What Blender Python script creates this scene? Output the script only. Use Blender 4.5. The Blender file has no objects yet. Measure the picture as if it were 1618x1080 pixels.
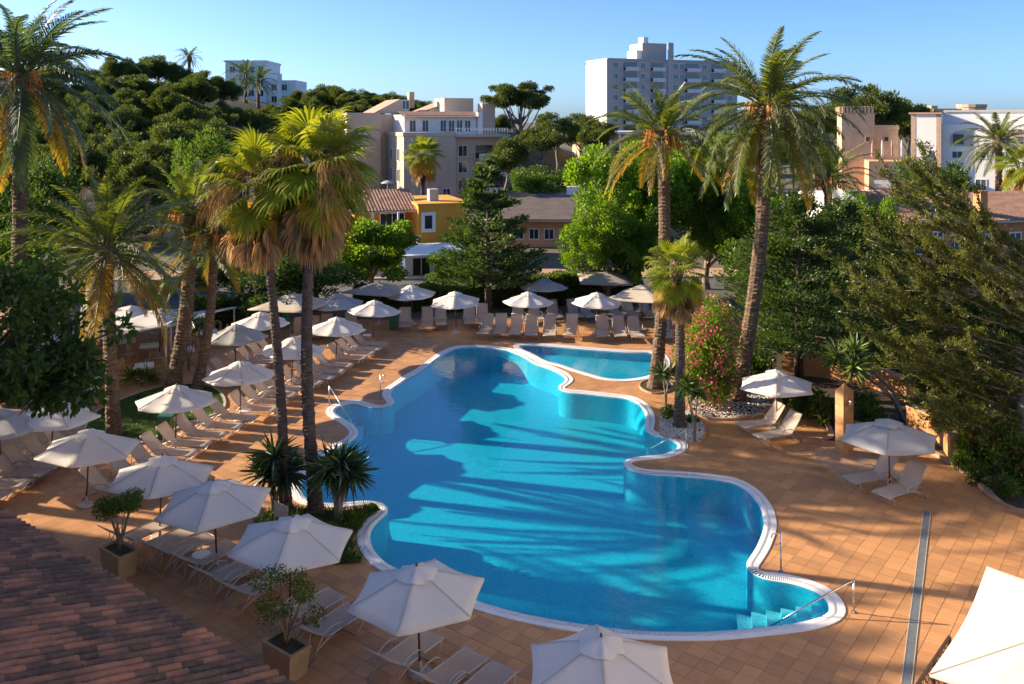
import bpy, bmesh, math, random
import numpy as np
from mathutils import Vector, Matrix, geometry

# ------------------------------------------------------------------ camera, sky, sun, exposure
FPX, HORIZ, CX, CAMH = 1400.0, 190.0, 809.0, 12.0      # focal length / horizon / centre in photo pixels (1618x1080)
SUN_EL, SUN_AZ = 20.5, (-0.968, 0.25)                  # elevation (deg), ground direction towards the sun
EXPOSURE = 1.76
SKY_STRENGTH = 0.078
SUN_STRENGTH = 3.7

scn = bpy.context.scene
col = scn.collection
cd = bpy.data.cameras.new('camera'); cam = bpy.data.objects.new('camera', cd); col.objects.link(cam)
cam.location = (0, 0, CAMH); cam.rotation_euler = (math.radians(90), 0, 0)
cd.sensor_width = 36.0; cd.lens = 36.0 * FPX / 1618.0
cd.shift_y = -(540.0 - HORIZ) / 1618.0; cd.shift_x = 0.0
cd.clip_start = 0.1; cd.clip_end = 9000.0
scn.camera = cam

world = bpy.data.worlds.new('World'); scn.world = world; world.use_nodes = True
wn = world.node_tree; wn.nodes.clear()
wo = wn.nodes.new('ShaderNodeOutputWorld'); wb = wn.nodes.new('ShaderNodeBackground')
sky = wn.nodes.new('ShaderNodeTexSky'); sky.sky_type = 'NISHITA'; sky.sun_disc = False
sky.sun_elevation = math.radians(SUN_EL)
sky.sun_rotation = math.atan2(SUN_AZ[0], SUN_AZ[1])
sky.altitude = 0.0; sky.air_density = 0.6; sky.dust_density = 0.9; sky.ozone_density = 6.0
wb.inputs['Strength'].default_value = SKY_STRENGTH
wn.links.new(sky.outputs[0], wb.inputs['Color']); wn.links.new(wb.outputs[0], wo.inputs['Surface'])

sd = bpy.data.lights.new('sun', 'SUN'); sun = bpy.data.objects.new('sun', sd); col.objects.link(sun)
sd.energy = SUN_STRENGTH; sd.angle = math.radians(0.5); sd.color = (1.0, 0.80, 0.56)
ce = math.cos(math.radians(SUN_EL))
sun.rotation_euler = Vector((SUN_AZ[0] * ce, SUN_AZ[1] * ce, math.sin(math.radians(SUN_EL)))).to_track_quat('Z', 'Y').to_euler()
sun.location = (-60, 30, 60)

scn.view_settings.view_transform = 'Standard'; scn.view_settings.look = 'None'
scn.view_settings.exposure = EXPOSURE; scn.view_settings.gamma = 1.0
scn.view_settings.use_curve_mapping = False
scn.cycles.transparent_max_bounces = 24
scn.cycles.max_bounces = 8

# ------------------------------------------------------------------ helpers
R = math.radians
def gp(px, py, h=0.0):
    """photo pixel -> point on the horizontal plane z=h"""
    Y = FPX * (CAMH - h) / (py - HORIZ)
    return Vector(((px - CX) * Y / FPX, Y, h))
def at(px, py, Y):
    """photo pixel -> point at depth Y"""
    return Vector(((px - CX) * Y / FPX, Y, CAMH - (py - HORIZ) * Y / FPX))
def pix(p):
    return (CX + FPX * p[0] / p[1], HORIZ + FPX * (CAMH - p[2]) / p[1])
ORD = ['first', 'second', 'third', 'fourth', 'fifth', 'sixth', 'seventh', 'eighth', 'ninth', 'tenth', 'eleventh', 'twelfth',
       'thirteenth', 'fourteenth', 'fifteenth', 'sixteenth', 'seventeenth', 'eighteenth', 'nineteenth', 'twentieth']
def ordw(i):
    if i < 20: return ORD[i]
    t = ['twenty', 'thirty', 'forty', 'fifty', 'sixty', 'seventy', 'eighty', 'ninety'][(i + 1) // 10 - 2]
    return t + '-' + ORD[(i + 1) % 10 - 1] if (i + 1) % 10 else t[:-1] + 'ieth'

def tag(o, label=None, cat=None, group=None, kind=None):
    if label: o['label'] = label
    if cat: o['category'] = cat
    if group: o['group'] = group
    if kind: o['kind'] = kind
    return o
def empty(name, loc=(0, 0, 0), rz=0.0):
    o = bpy.data.objects.new(name, None); col.objects.link(o)
    o.location = loc; o.rotation_euler = (0, 0, rz); o.empty_display_size = 0.2
    return o
def link(name, me, parent=None, loc=None, rot=None, scale=None):
    o = bpy.data.objects.new(name, me); col.objects.link(o)
    if parent is not None: o.parent = parent
    if loc is not None: o.location = loc
    if rot is not None: o.rotation_euler = rot
    if scale is not None: o.scale = (scale,) * 3 if isinstance(scale, (int, float)) else scale
    return o
def copy_tree(o, parent=None):
    c = o.copy(); col.objects.link(c)
    if parent is not None: c.parent = parent
    for ch in o.children: copy_tree(ch, c)
    return c

def mesh_np(name, V, F, mat=None, smooth=False):
    """fast mesh from numpy arrays; F is (m,k)"""
    me = bpy.data.meshes.new(name)
    V = np.asarray(V, dtype=np.float32); F = np.asarray(F, dtype=np.int32)
    m, k = F.shape
    me.vertices.add(len(V)); me.vertices.foreach_set('co', V.ravel())
    me.loops.add(m * k); me.loops.foreach_set('vertex_index', F.ravel())
    me.polygons.add(m)
    me.polygons.foreach_set('loop_start', np.arange(0, m * k, k, dtype=np.int32))
    me.polygons.foreach_set('loop_total', np.full(m, k, dtype=np.int32))
    if smooth: me.polygons.foreach_set('use_smooth', np.ones(m, dtype=bool))
    me.update(calc_edges=True)
    if mat: me.materials.append(mat)
    return me

class MB:
    def __init__(s): s.v = []; s.f = []
    def add(s, V, F):
        b = len(s.v); s.v += [tuple(p) for p in V]; s.f += [tuple(i + b for i in q) for q in F]; return s
    def box(s, c, size, rz=0.0, M=None, taper=1.0):
        x, y, z = (d / 2 for d in size)
        P = [Vector((sx * x * (taper if sz < 0 else 1), sy * y * (taper if sz < 0 else 1), sz * z)) for sz in (-1, 1) for sy in (-1, 1) for sx in (-1, 1)]
        m = M if M is not None else Matrix.Rotation(rz, 3, 'Z')
        P = [m @ p + Vector(c) for p in P]
        return s.add(P, [(0, 2, 3, 1), (4, 5, 7, 6), (0, 1, 5, 4), (1, 3, 7, 5), (3, 2, 6, 7), (2, 0, 4, 6)])
    def bar(s, a, b, w, h, up=(0, 0, 1)):
        a, b = Vector(a), Vector(b); d = (b - a)
        if d.length < 1e-6: return s
        x = d.normalized(); y = Vector(up).cross(x)
        if y.length < 1e-4: y = Vector((1, 0, 0)).cross(x)
        y.normalize(); z = x.cross(y)
        M = Matrix((x, y, z)).transposed()
        return s.box((a + b) / 2, (d.length, w, h), M=M)
    def tube(s, pts, r, n=6, cap=True):
        pts = [Vector(p) for p in pts]; k = len(pts)
        rr = r if isinstance(r, (list, tuple, np.ndarray)) else [r] * k
        base = len(s.v); u = None
        for i, p in enumerate(pts):
            d = (pts[min(i + 1, k - 1)] - pts[max(i - 1, 0)])
            d = d.normalized() if d.length > 1e-9 else Vector((0, 0, 1))
            if u is None:
                u = d.cross(Vector((0, 0, 1)))
                if u.length < 1e-3: u = Vector((1, 0, 0))
            u = (u - d * u.dot(d)).normalized(); w = d.cross(u)
            for j in range(n):
                a = 2 * math.pi * j / n
                s.v.append(tuple(p + (u * math.cos(a) + w * math.sin(a)) * rr[i]))
        for i in range(k - 1):
            for j in range(n):
                a = base + i * n + j; b = base + i * n + (j + 1) % n
                s.f.append((a, b, b + n, a + n))
        if cap:
            s.f.append(tuple(base + j for j in reversed(range(n)))); s.f.append(tuple(base + (k - 1) * n + j for j in range(n)))
        return s
    def lathe(s, prof, n=12, c=(0, 0, 0), cap=True):
        base = len(s.v); k = len(prof)
        for (r, z) in prof:
            for j in range(n):
                a = 2 * math.pi * j / n
                s.v.append((c[0] + r * math.cos(a), c[1] + r * math.sin(a), c[2] + z))
        for i in range(k - 1):
            for j in range(n):
                a = base + i * n + j; b = base + i * n + (j + 1) % n
                s.f.append((a, b, b + n, a + n))
        if cap:
            s.f.append(tuple(base + j for j in reversed(range(n)))); s.f.append(tuple(base + (k - 1) * n + j for j in range(n)))
        return s
    def prism(s, poly, z0, z1):
        base = len(s.v); n = len(poly)
        for z in (z0, z1):
            for p in poly: s.v.append((p[0], p[1], z))
        for j in range(n):
            k = (j + 1) % n; s.f.append((base + j, base + k, base + n + k, base + n + j))
        s.f.append(tuple(base + n + j for j in range(n))); s.f.append(tuple(base + j for j in reversed(range(n))))
        return s
    def mesh(s, name, mat, smooth=False):
        me = bpy.data.meshes.new(name); me.from_pydata(s.v, [], s.f); me.update()
        if mat: me.materials.append(mat)
        if smooth:
            me.polygons.foreach_set('use_smooth', [True] * len(me.polygons))
        return me
    def build(s, name, mat, parent=None, smooth=False, loc=None, rot=None):
        return link(name, s.mesh(name, mat, smooth), parent, loc, rot)

def arc(p0, p1, p2, n=8):
    p0, p1, p2 = Vector(p0), Vector(p1), Vector(p2)
    return [(1 - t) ** 2 * p0 + 2 * t * (1 - t) * p1 + t * t * p2 for t in [i / n for i in range(n + 1)]]

# ------------------------------------------------------------------ materials
MATS = {}
def nodes(name):
    m = bpy.data.materials.new(name); m.use_nodes = True; nt = m.node_tree; nt.nodes.clear()
    out = nt.nodes.new('ShaderNodeOutputMaterial'); MATS[name] = m
    return m, nt, out
def N(nt, t, **kw):
    n = nt.nodes.new(t)
    for k, v in kw.items():
        if k in n.inputs.keys() if hasattr(n.inputs, 'keys') else False: n.inputs[k].default_value = v
        else: setattr(n, k, v)
    return n
def rgba(c): return (c[0], c[1], c[2], 1.0)
def mixcol(nt, fac, a, b, mode='MIX'):
    n = nt.nodes.new('ShaderNodeMix'); n.data_type = 'RGBA'; n.blend_type = mode
    for sock, v in ((n.inputs[0], fac), (n.inputs[6], a), (n.inputs[7], b)):
        if hasattr(v, 'is_linked') or hasattr(v, 'links'): nt.links.new(v, sock)
        else: sock.default_value = v if isinstance(v, (int, float)) else rgba(v)
    return n.outputs[2]
def noise(nt, scale, detail=4, rough=0.6, coord='Object', dim=None, stretch=None):
    tc = nt.nodes.new('ShaderNodeTexCoord'); n = nt.nodes.new('ShaderNodeTexNoise')
    n.inputs['Scale'].default_value = scale; n.inputs['Detail'].default_value = detail; n.inputs['Roughness'].default_value = rough
    src = tc.outputs[coord] if coord != 'Position' else nt.nodes.new('ShaderNodeNewGeometry').outputs['Position']
    if stretch:
        mp = nt.nodes.new('ShaderNodeMapping'); mp.inputs['Scale'].default_value = stretch
        nt.links.new(src, mp.inputs[0]); src = mp.outputs[0]
    nt.links.new(src, n.inputs['Vector'])
    return n.outputs['Fac']
def ramp(nt, fac, stops):
    r = nt.nodes.new('ShaderNodeValToRGB'); nt.links.new(fac, r.inputs[0])
    while len(r.color_ramp.elements) < len(stops): r.color_ramp.elements.new(0.5)
    for e, (p, c) in zip(r.color_ramp.elements, stops):
        e.position = p; e.color = rgba(c) if not isinstance(c, (int, float)) else (c, c, c, 1)
    return r.outputs[0]
def bump(nt, h, strength=0.3, dist=0.02):
    b = nt.nodes.new('ShaderNodeBump'); b.inputs['Strength'].default_value = strength; b.inputs['Distance'].default_value = dist
    nt.links.new(h, b.inputs['Height']); return b.outputs[0]
def pbr(name, c1, c2=None, scale=3.0, rough=0.7, detail=5, bmp=0.0, bscale=None, bdist=0.01, metal=0.0, coord='Object', lo=0.35, hi=0.65,
        stretch=None, obj_rand=0.0, island=0.0, spec=0.5):
    m, nt, out = nodes(name)
    b = nt.nodes.new('ShaderNodeBsdfPrincipled'); nt.links.new(b.outputs[0], out.inputs[0])
    b.inputs['Roughness'].default_value = rough; b.inputs['Metallic'].default_value = metal
    b.inputs['Specular IOR Level'].default_value = spec
    f = noise(nt, scale, detail, coord=coord, stretch=stretch)
    c = ramp(nt, f, [(lo, c1), (hi, c2 or c1)])
    for amt, src in ((obj_rand, 'o'), (island, 'i')):
        if amt:
            s = nt.nodes.new('ShaderNodeObjectInfo').outputs['Random'] if src == 'o' else nt.nodes.new('ShaderNodeNewGeometry').outputs['Random Per Island']
            mr = nt.nodes.new('ShaderNodeMapRange'); mr.inputs[3].default_value = 1 - amt; mr.inputs[4].default_value = 1 + amt
            nt.links.new(s, mr.inputs[0])
            h = nt.nodes.new('ShaderNodeHueSaturation'); nt.links.new(mr.outputs[0], h.inputs['Value']); nt.links.new(c, h.inputs['Color']); c = h.outputs[0]
    nt.links.new(c, b.inputs['Base Color'])
    if bmp:
        nt.links.new(bump(nt, noise(nt, bscale or scale * 6, 5, coord=coord, stretch=stretch), bmp, bdist), b.inputs['Normal'])
    return m
def leafmat(name, dark, light, trans=0.4, tcol=None, gloss=0.12, nscale=0.35):
    """leaf: two tones per leaf (random per island), light and dark clumps by noise, translucent"""
    m, nt, out = nodes(name)
    isl = nt.nodes.new('ShaderNodeNewGeometry').outputs['Random Per Island']
    nz = noise(nt, nscale, 2, coord='Object')
    ad = nt.nodes.new('ShaderNodeMath'); ad.operation = 'ADD'; nt.links.new(isl, ad.inputs[0]); nt.links.new(nz, ad.inputs[1])
    hf = nt.nodes.new('ShaderNodeMath'); hf.operation = 'MULTIPLY'; hf.inputs[1].default_value = 0.5; nt.links.new(ad.outputs[0], hf.inputs[0])
    c = ramp(nt, hf.outputs[0], [(0.2, dark), (0.8, light)])
    d = nt.nodes.new('ShaderNodeBsdfDiffuse'); nt.links.new(c, d.inputs[0])
    t = nt.nodes.new('ShaderNodeBsdfTranslucent')
    tc = mixcol(nt, 1.0, c, tcol or (1.5, 1.5, 0.5), 'MULTIPLY'); nt.links.new(tc, t.inputs[0])
    mx = nt.nodes.new('ShaderNodeMixShader'); mx.inputs[0].default_value = trans
    nt.links.new(d.outputs[0], mx.inputs[1]); nt.links.new(t.outputs[0], mx.inputs[2])
    g = nt.nodes.new('ShaderNodeBsdfGlossy'); g.inputs['Roughness'].default_value = 0.6; g.inputs[0].default_value = (1, 1, 1, 1)
    m2 = nt.nodes.new('ShaderNodeMixShader'); fr = nt.nodes.new('ShaderNodeFresnel'); fr.inputs[0].default_value = 1.4
    ml = nt.nodes.new('ShaderNodeMath'); ml.operation = 'MULTIPLY'; ml.inputs[1].default_value = gloss * 0.8
    nt.links.new(fr.outputs[0], ml.inputs[0]); nt.links.new(ml.outputs[0], m2.inputs[0])
    nt.links.new(mx.outputs[0], m2.inputs[1]); nt.links.new(g.outputs[0], m2.inputs[2]); nt.links.new(m2.outputs[0], out.inputs[0])
    return m

pbr('tile', (0.42, 0.17, 0.07), (0.50, 0.23, 0.10), 1.3, 0.62, 6, 0.25, 30, 0.004, obj_rand=0.0, coord='Position')
def tile_mat():
    m, nt, out = nodes('paving')
    b = nt.nodes.new('ShaderNodeBsdfPrincipled'); nt.links.new(b.outputs[0], out.inputs[0])
    big = noise(nt, 0.22, 4, coord='Position'); fine = noise(nt, 5.0, 6, coord='Position')
    c = ramp(nt, big, [(0.3, (0.46, 0.225, 0.088)), (0.7, (0.57, 0.295, 0.122))])
    c = mixcol(nt, ramp(nt, fine, [(0.4, 0.0), (0.8, 0.4)]), c, (0.42, 0.22, 0.12))
    st = noise(nt, 0.9, 5, 0.7, coord='Position'); c = mixcol(nt, ramp(nt, st, [(0.52, 0.0), (0.72, 0.38)]), c, (0.30, 0.15, 0.08))
    isl = nt.nodes.new('ShaderNodeNewGeometry').outputs['Random Per Island']
    oi = nt.nodes.new('ShaderNodeObjectInfo').outputs['Random']
    ad = nt.nodes.new('ShaderNodeMath'); ad.operation = 'ADD'; nt.links.new(isl, ad.inputs[0]); nt.links.new(oi, ad.inputs[1])
    fr = nt.nodes.new('ShaderNodeMath'); fr.operation = 'FRACT'; nt.links.new(ad.outputs[0], fr.inputs[0])
    mr = nt.nodes.new('ShaderNodeMapRange'); mr.inputs[3].default_value = 0.84; mr.inputs[4].default_value = 1.16; nt.links.new(fr.outputs[0], mr.inputs[0])
    h = nt.nodes.new('ShaderNodeHueSaturation'); nt.links.new(mr.outputs[0], h.inputs['Value']); nt.links.new(c, h.inputs['Color'])
    nt.links.new(h.outputs[0], b.inputs['Base Color'])
    nt.links.new(ramp(nt, fine, [(0.3, 0.5), (0.7, 0.75)]), b.inputs['Roughness'])
    nt.links.new(bump(nt, noise(nt, 40, 4, coord='Position'), 0.2, 0.004), b.inputs['Normal'])
tile_mat()
pbr('grout', (0.39, 0.225, 0.125), (0.33, 0.185, 0.10), 2, 0.9, coord='Position')
pbr('asphalt', (0.085, 0.085, 0.09), (0.12, 0.115, 0.11), 0.6, 0.85, bmp=0.2, coord='Position')
pbr('earth', (0.10, 0.085, 0.05), (0.16, 0.13, 0.08), 0.4, 0.95, coord='Position', bmp=0.4, bscale=3, bdist=0.1)
pbr('soil', (0.035, 0.025, 0.016), (0.06, 0.042, 0.026), 6, 0.95, bmp=0.6, bscale=20, bdist=0.03, coord='Position')
pbr('kerb', (0.42, 0.24, 0.14), (0.5, 0.32, 0.2), 3, 0.8, bmp=0.2, coord='Position')
pbr('stone_kerb', (0.40, 0.36, 0.30), (0.5, 0.46, 0.4), 3, 0.85, bmp=0.2, coord='Position')
pbr('coping', (0.72, 0.74, 0.76), (0.80, 0.81, 0.82), 2, 0.45, coord='Position', bmp=0.1, bscale=60, bdist=0.003)
pbr('grate', (0.78, 0.79, 0.80), (0.84, 0.85, 0.86), 4, 0.4, coord='Position')
pbr('gutter', (0.12, 0.2, 0.26), (0.16, 0.25, 0.3), 4, 0.5, coord='Position')
def pool_mat(name, a, b_, sc=14):
    m, nt, out = nodes(name)
    b = nt.nodes.new('ShaderNodeBsdfPrincipled'); nt.links.new(b.outputs[0], out.inputs[0])
    v = nt.nodes.new('ShaderNodeTexVoronoi'); v.inputs['Scale'].default_value = sc; v.distance = 'CHEBYCHEV'; v.inputs['Randomness'].default_value = 0.25
    tc = nt.nodes.new('ShaderNodeNewGeometry'); nt.links.new(tc.outputs['Position'], v.inputs['Vector'])
    sp = nt.nodes.new('ShaderNodeSeparateColor'); nt.links.new(v.outputs['Color'], sp.inputs[0])
    c = mixcol(nt, sp.outputs[0], a, b_)
    nt.links.new(c, b.inputs['Base Color']); b.inputs['Roughness'].default_value = 0.5
pool_mat('mosaic', (0.012, 0.40, 0.56), (0.03, 0.50, 0.64))
pool_mat('mosaic_light', (0.22, 0.62, 0.72), (0.42, 0.75, 0.80), 16)
def water_mat():
    m, nt, out = nodes('water')
    tr = nt.nodes.new('ShaderNodeBsdfTransparent'); tr.inputs[0].default_value = (0.45, 0.90, 0.96, 1)
    gl = nt.nodes.new('ShaderNodeBsdfGlossy'); gl.inputs['Roughness'].default_value = 0.015; gl.inputs[0].default_value = (1, 1, 1, 1)
    lw = nt.nodes.new('ShaderNodeLayerWeight'); lw.inputs[0].default_value = 0.5
    pw = nt.nodes.new('ShaderNodeMath'); pw.operation = 'POWER'; pw.inputs[1].default_value = 5.0
    fr = nt.nodes.new('ShaderNodeMath'); fr.operation = 'MULTIPLY_ADD'; fr.inputs[1].default_value = 0.98; fr.inputs[2].default_value = 0.02
    mx = nt.nodes.new('ShaderNodeMixShader')
    n1 = noise(nt, 2.2, 4, coord='Position'); bn = bump(nt, n1, 0.18, 0.06)
    nt.links.new(bn, gl.inputs['Normal']); nt.links.new(bn, lw.inputs['Normal'])
    nt.links.new(lw.outputs['Facing'], pw.inputs[0]); nt.links.new(pw.outputs[0], fr.inputs[0])
    nt.links.new(fr.outputs[0], mx.inputs[0]); nt.links.new(tr.outputs[0], mx.inputs[1]); nt.links.new(gl.outputs[0], mx.inputs[2])
    nt.links.new(mx.outputs[0], out.inputs[0])
water_mat()
def cloth(name, c, c2, trans=0.25, rough=0.9):
    m, nt, out = nodes(name)
    f = noise(nt, 1.7, 4); cc = ramp(nt, f, [(0.3, c), (0.75, c2)])
    d = nt.nodes.new('ShaderNodeBsdfDiffuse'); t = nt.nodes.new('ShaderNodeBsdfTranslucent')
    nt.links.new(cc, d.inputs[0]); nt.links.new(cc, t.inputs[0])
    bn = bump(nt, noise(nt, 6, 3, stretch=(1, 1, 0.4)), 0.25, 0.03); nt.links.new(bn, d.inputs['Normal'])
    mx = nt.nodes.new('ShaderNodeMixShader'); mx.inputs[0].default_value = trans
    nt.links.new(d.outputs[0], mx.inputs[1]); nt.links.new(t.outputs[0], mx.inputs[2]); nt.links.new(mx.outputs[0], out.inputs[0])
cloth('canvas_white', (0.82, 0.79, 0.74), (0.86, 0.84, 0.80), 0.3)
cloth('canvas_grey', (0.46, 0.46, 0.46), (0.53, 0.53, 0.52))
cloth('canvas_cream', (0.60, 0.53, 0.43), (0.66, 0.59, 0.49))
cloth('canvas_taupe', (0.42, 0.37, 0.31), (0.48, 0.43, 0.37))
cloth('canvas_green', (0.02, 0.09, 0.06), (0.03, 0.12, 0.08), 0.05)
def sling():
    m, nt, out = nodes('sling')
    f = noise(nt, 3, 4); cc = ramp(nt, f, [(0.3, (0.58, 0.48, 0.41)), (0.75, (0.65, 0.55, 0.47))])
    d = nt.nodes.new('ShaderNodeBsdfDiffuse'); nt.links.new(cc, d.inputs[0])
    tl = nt.nodes.new('ShaderNodeBsdfTranslucent'); nt.links.new(cc, tl.inputs[0])
    tp = nt.nodes.new('ShaderNodeBsdfTransparent')
    m1 = nt.nodes.new('ShaderNodeMixShader'); m1.inputs[0].default_value = 0.22
    m2 = nt.nodes.new('ShaderNodeMixShader'); m2.inputs[0].default_value = 0.16
    nt.links.new(d.outputs[0], m1.inputs[1]); nt.links.new(tl.outputs[0], m1.inputs[2])
    nt.links.new(m1.outputs[0], m2.inputs[1]); nt.links.new(tp.outputs[0], m2.inputs[2]); nt.links.new(m2.outputs[0], out.inputs[0])
sling()
pbr('frame_metal', (0.38, 0.36, 0.34), (0.44, 0.42, 0.40), 4, 0.4, metal=0.4)
pbr('steel', (0.55, 0.55, 0.56), (0.62, 0.62, 0.63), 4, 0.25, metal=1.0)
pbr('pole_wood', (0.10, 0.035, 0.018), (0.15, 0.055, 0.03), 9, 0.5, stretch=(1, 1, 0.1))
pbr('dark_wood', (0.06, 0.035, 0.022), (0.09, 0.05, 0.03), 9, 0.6, stretch=(1, 1, 0.1))
pbr('rattan', (0.40, 0.24, 0.10), (0.52, 0.33, 0.16), 12, 0.6, bmp=0.3)
pbr('white_paint', (0.74, 0.73, 0.70), (0.80, 0.79, 0.76), 1.0, 0.6)
pbr('concrete', (0.42, 0.40, 0.37), (0.5, 0.48, 0.44), 1.2, 0.85, bmp=0.2)
pbr('palm_trunk', (0.085, 0.056, 0.036), (0.21, 0.14, 0.09), 5, 0.9, bmp=1.0, bscale=14, bdist=0.05, stretch=(1, 1, 2.2))
pbr('fan_trunk', (0.06, 0.042, 0.034), (0.105, 0.075, 0.06), 4, 0.85, bmp=0.8, bscale=16, bdist=0.02, stretch=(1, 1, 1.5))
pbr('bark', (0.06, 0.042, 0.03), (0.12, 0.085, 0.06), 5, 0.9, bmp=0.8, bscale=12, bdist=0.03, stretch=(1, 1, 0.3))
pbr('bark_grey', (0.17, 0.14, 0.11), (0.26, 0.22, 0.18), 5, 0.9, bmp=0.8, bscale=12, bdist=0.03, stretch=(1, 1, 0.3))
pbr('boots', (0.10, 0.06, 0.03), (0.22, 0.14, 0.07), 8, 0.9, bmp=1.0, bscale=12, bdist=0.06)
pbr('fruit_stalk', (0.55, 0.20, 0.02), (0.72, 0.32, 0.04), 6, 0.7, island=0.25)
leafmat('frond', (0.075, 0.11, 0.026), (0.18, 0.22, 0.05), 0.42, (1.6, 1.5, 0.35), 0.16)
leafmat('frond_blue', (0.055, 0.095, 0.045), (0.12, 0.175, 0.075), 0.35, (1.5, 1.5, 0.5), 0.16)
leafmat('frond_old', (0.28, 0.20, 0.035), (0.42, 0.30, 0.055), 0.42, (1.5, 1.3, 0.4))
leafmat('fan_leaf', (0.12, 0.18, 0.02), (0.27, 0.31, 0.04), 0.5, (1.7, 1.5, 0.3), 0.16)
leafmat('fan_dead', (0.26, 0.15, 0.065), (0.48, 0.31, 0.155), 0.25, (1.3, 1.1, 0.7), 0.03)
leafmat('rachis', (0.12, 0.13, 0.04), (0.2, 0.19, 0.06), 0.0)
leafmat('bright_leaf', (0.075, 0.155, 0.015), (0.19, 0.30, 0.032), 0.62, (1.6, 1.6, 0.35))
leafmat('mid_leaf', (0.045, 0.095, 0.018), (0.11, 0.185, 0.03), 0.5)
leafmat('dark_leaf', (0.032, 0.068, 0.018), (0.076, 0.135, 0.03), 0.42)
leafmat('pine_leaf', (0.042, 0.066, 0.02), (0.115, 0.15, 0.036), 0.45, nscale=.8)
leafmat('conifer_leaf', (0.036, 0.075, 0.024), (0.09, 0.145, 0.038), 0.4)
leafmat('juniper_leaf', (0.055, 0.08, 0.02), (0.17, 0.185, 0.036), 0.42, (1.5, 1.4, 0.35))
leafmat('hedge_leaf', (0.045, 0.085, 0.015), (0.13, 0.18, 0.028), 0.5)
leafmat('yucca_leaf', (0.022, 0.05, 0.02), (0.06, 0.11, 0.035), 0.25, None, 0.2)
leafmat('yucca_bright', (0.09, 0.14, 0.03), (0.2, 0.26, 0.06), 0.4, None, 0.2)
leafmat('grass_blade', (0.04, 0.09, 0.015), (0.10, 0.17, 0.03), 0.3)
leafmat('petal', (0.55, 0.05, 0.12), (0.80, 0.20, 0.28), 0.3, (1, 1, 1))
leafmat('petal_red', (0.5, 0.02, 0.015), (0.7, 0.06, 0.03), 0.3, (1, 1, 1))
leafmat('dry_leaf', (0.10, 0.09, 0.05), (0.17, 0.15, 0.08), 0.3)
pbr('pebble', (0.40, 0.36, 0.31), (0.58, 0.54, 0.48), 9, 0.7, island=0.2)
pbr('pot', (0.28, 0.20, 0.12), (0.36, 0.26, 0.16), 4, 0.8, bmp=0.3)
pbr('stucco_orange', (0.46, 0.21, 0.08), (0.54, 0.27, 0.11), 1.5, 0.9, bmp=0.3, bscale=30, coord='Position')
pbr('stucco_yellow', (0.62, 0.30, 0.035), (0.70, 0.36, 0.05), 0.6, 0.9, bmp=0.2, bscale=8)
pbr('stucco_beige', (0.56, 0.43, 0.315), (0.63, 0.49, 0.37), 0.25, 0.9, bmp=0.15, bscale=4)
pbr('stucco_peach', (0.62, 0.36, 0.20), (0.68, 0.42, 0.25), 0.4, 0.9)
pbr('stucco_white', (0.74, 0.72, 0.68), (0.80, 0.78, 0.74), 0.3, 0.9)
pbr('stucco_cream', (0.78, 0.71, 0.60), (0.83, 0.77, 0.67), 0.3, 0.9)
pbr('tower_wall', (0.42, 0.39, 0.36), (0.48, 0.45, 0.41), 0.2, 0.9)
pbr('sandstone', (0.42, 0.29, 0.20), (0.53, 0.38, 0.26), 0.9, 0.95, bmp=0.5, bscale=3, bdist=0.05)
pbr('roof_dark', (0.085, 0.065, 0.055), (0.13, 0.10, 0.085), 0.8, 0.9, bmp=0.3)
pbr('roof_tile_far', (0.24, 0.13, 0.08), (0.38, 0.23, 0.15), 1.6, 0.9, bmp=0.3)
pbr('roof_pink', (0.45, 0.25, 0.18), (0.52, 0.31, 0.23), 1.0, 0.9)
pbr('glass', (0.02, 0.03, 0.04), (0.04, 0.05, 0.06), 1, 0.08, spec=0.8)
pbr('dark_gap', (0.02, 0.018, 0.016), (0.03, 0.028, 0.025), 1, 0.8)
pbr('shutter', (0.05, 0.08, 0.07), (0.07, 0.10, 0.09), 3, 0.6)
pbr('balcony_rail', (0.60, 0.62, 0.63), (0.66, 0.68, 0.69), 2, 0.5)
pbr('green_plastic', (0.012, 0.10, 0.045), (0.02, 0.13, 0.06), 3, 0.45)
pbr('grass_ground', (0.045, 0.09, 0.018), (0.08, 0.14, 0.03), 3, 0.95, bmp=0.5, bscale=40, bdist=0.02, coord='Position')
pbr('hill_ground', (0.03, 0.042, 0.016), (0.065, 0.07, 0.03), 0.15, 0.95, coord='Position')
pbr('drain_metal', (0.20, 0.21, 0.22), (0.27, 0.28, 0.29), 6, 0.5, metal=0.3)
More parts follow.
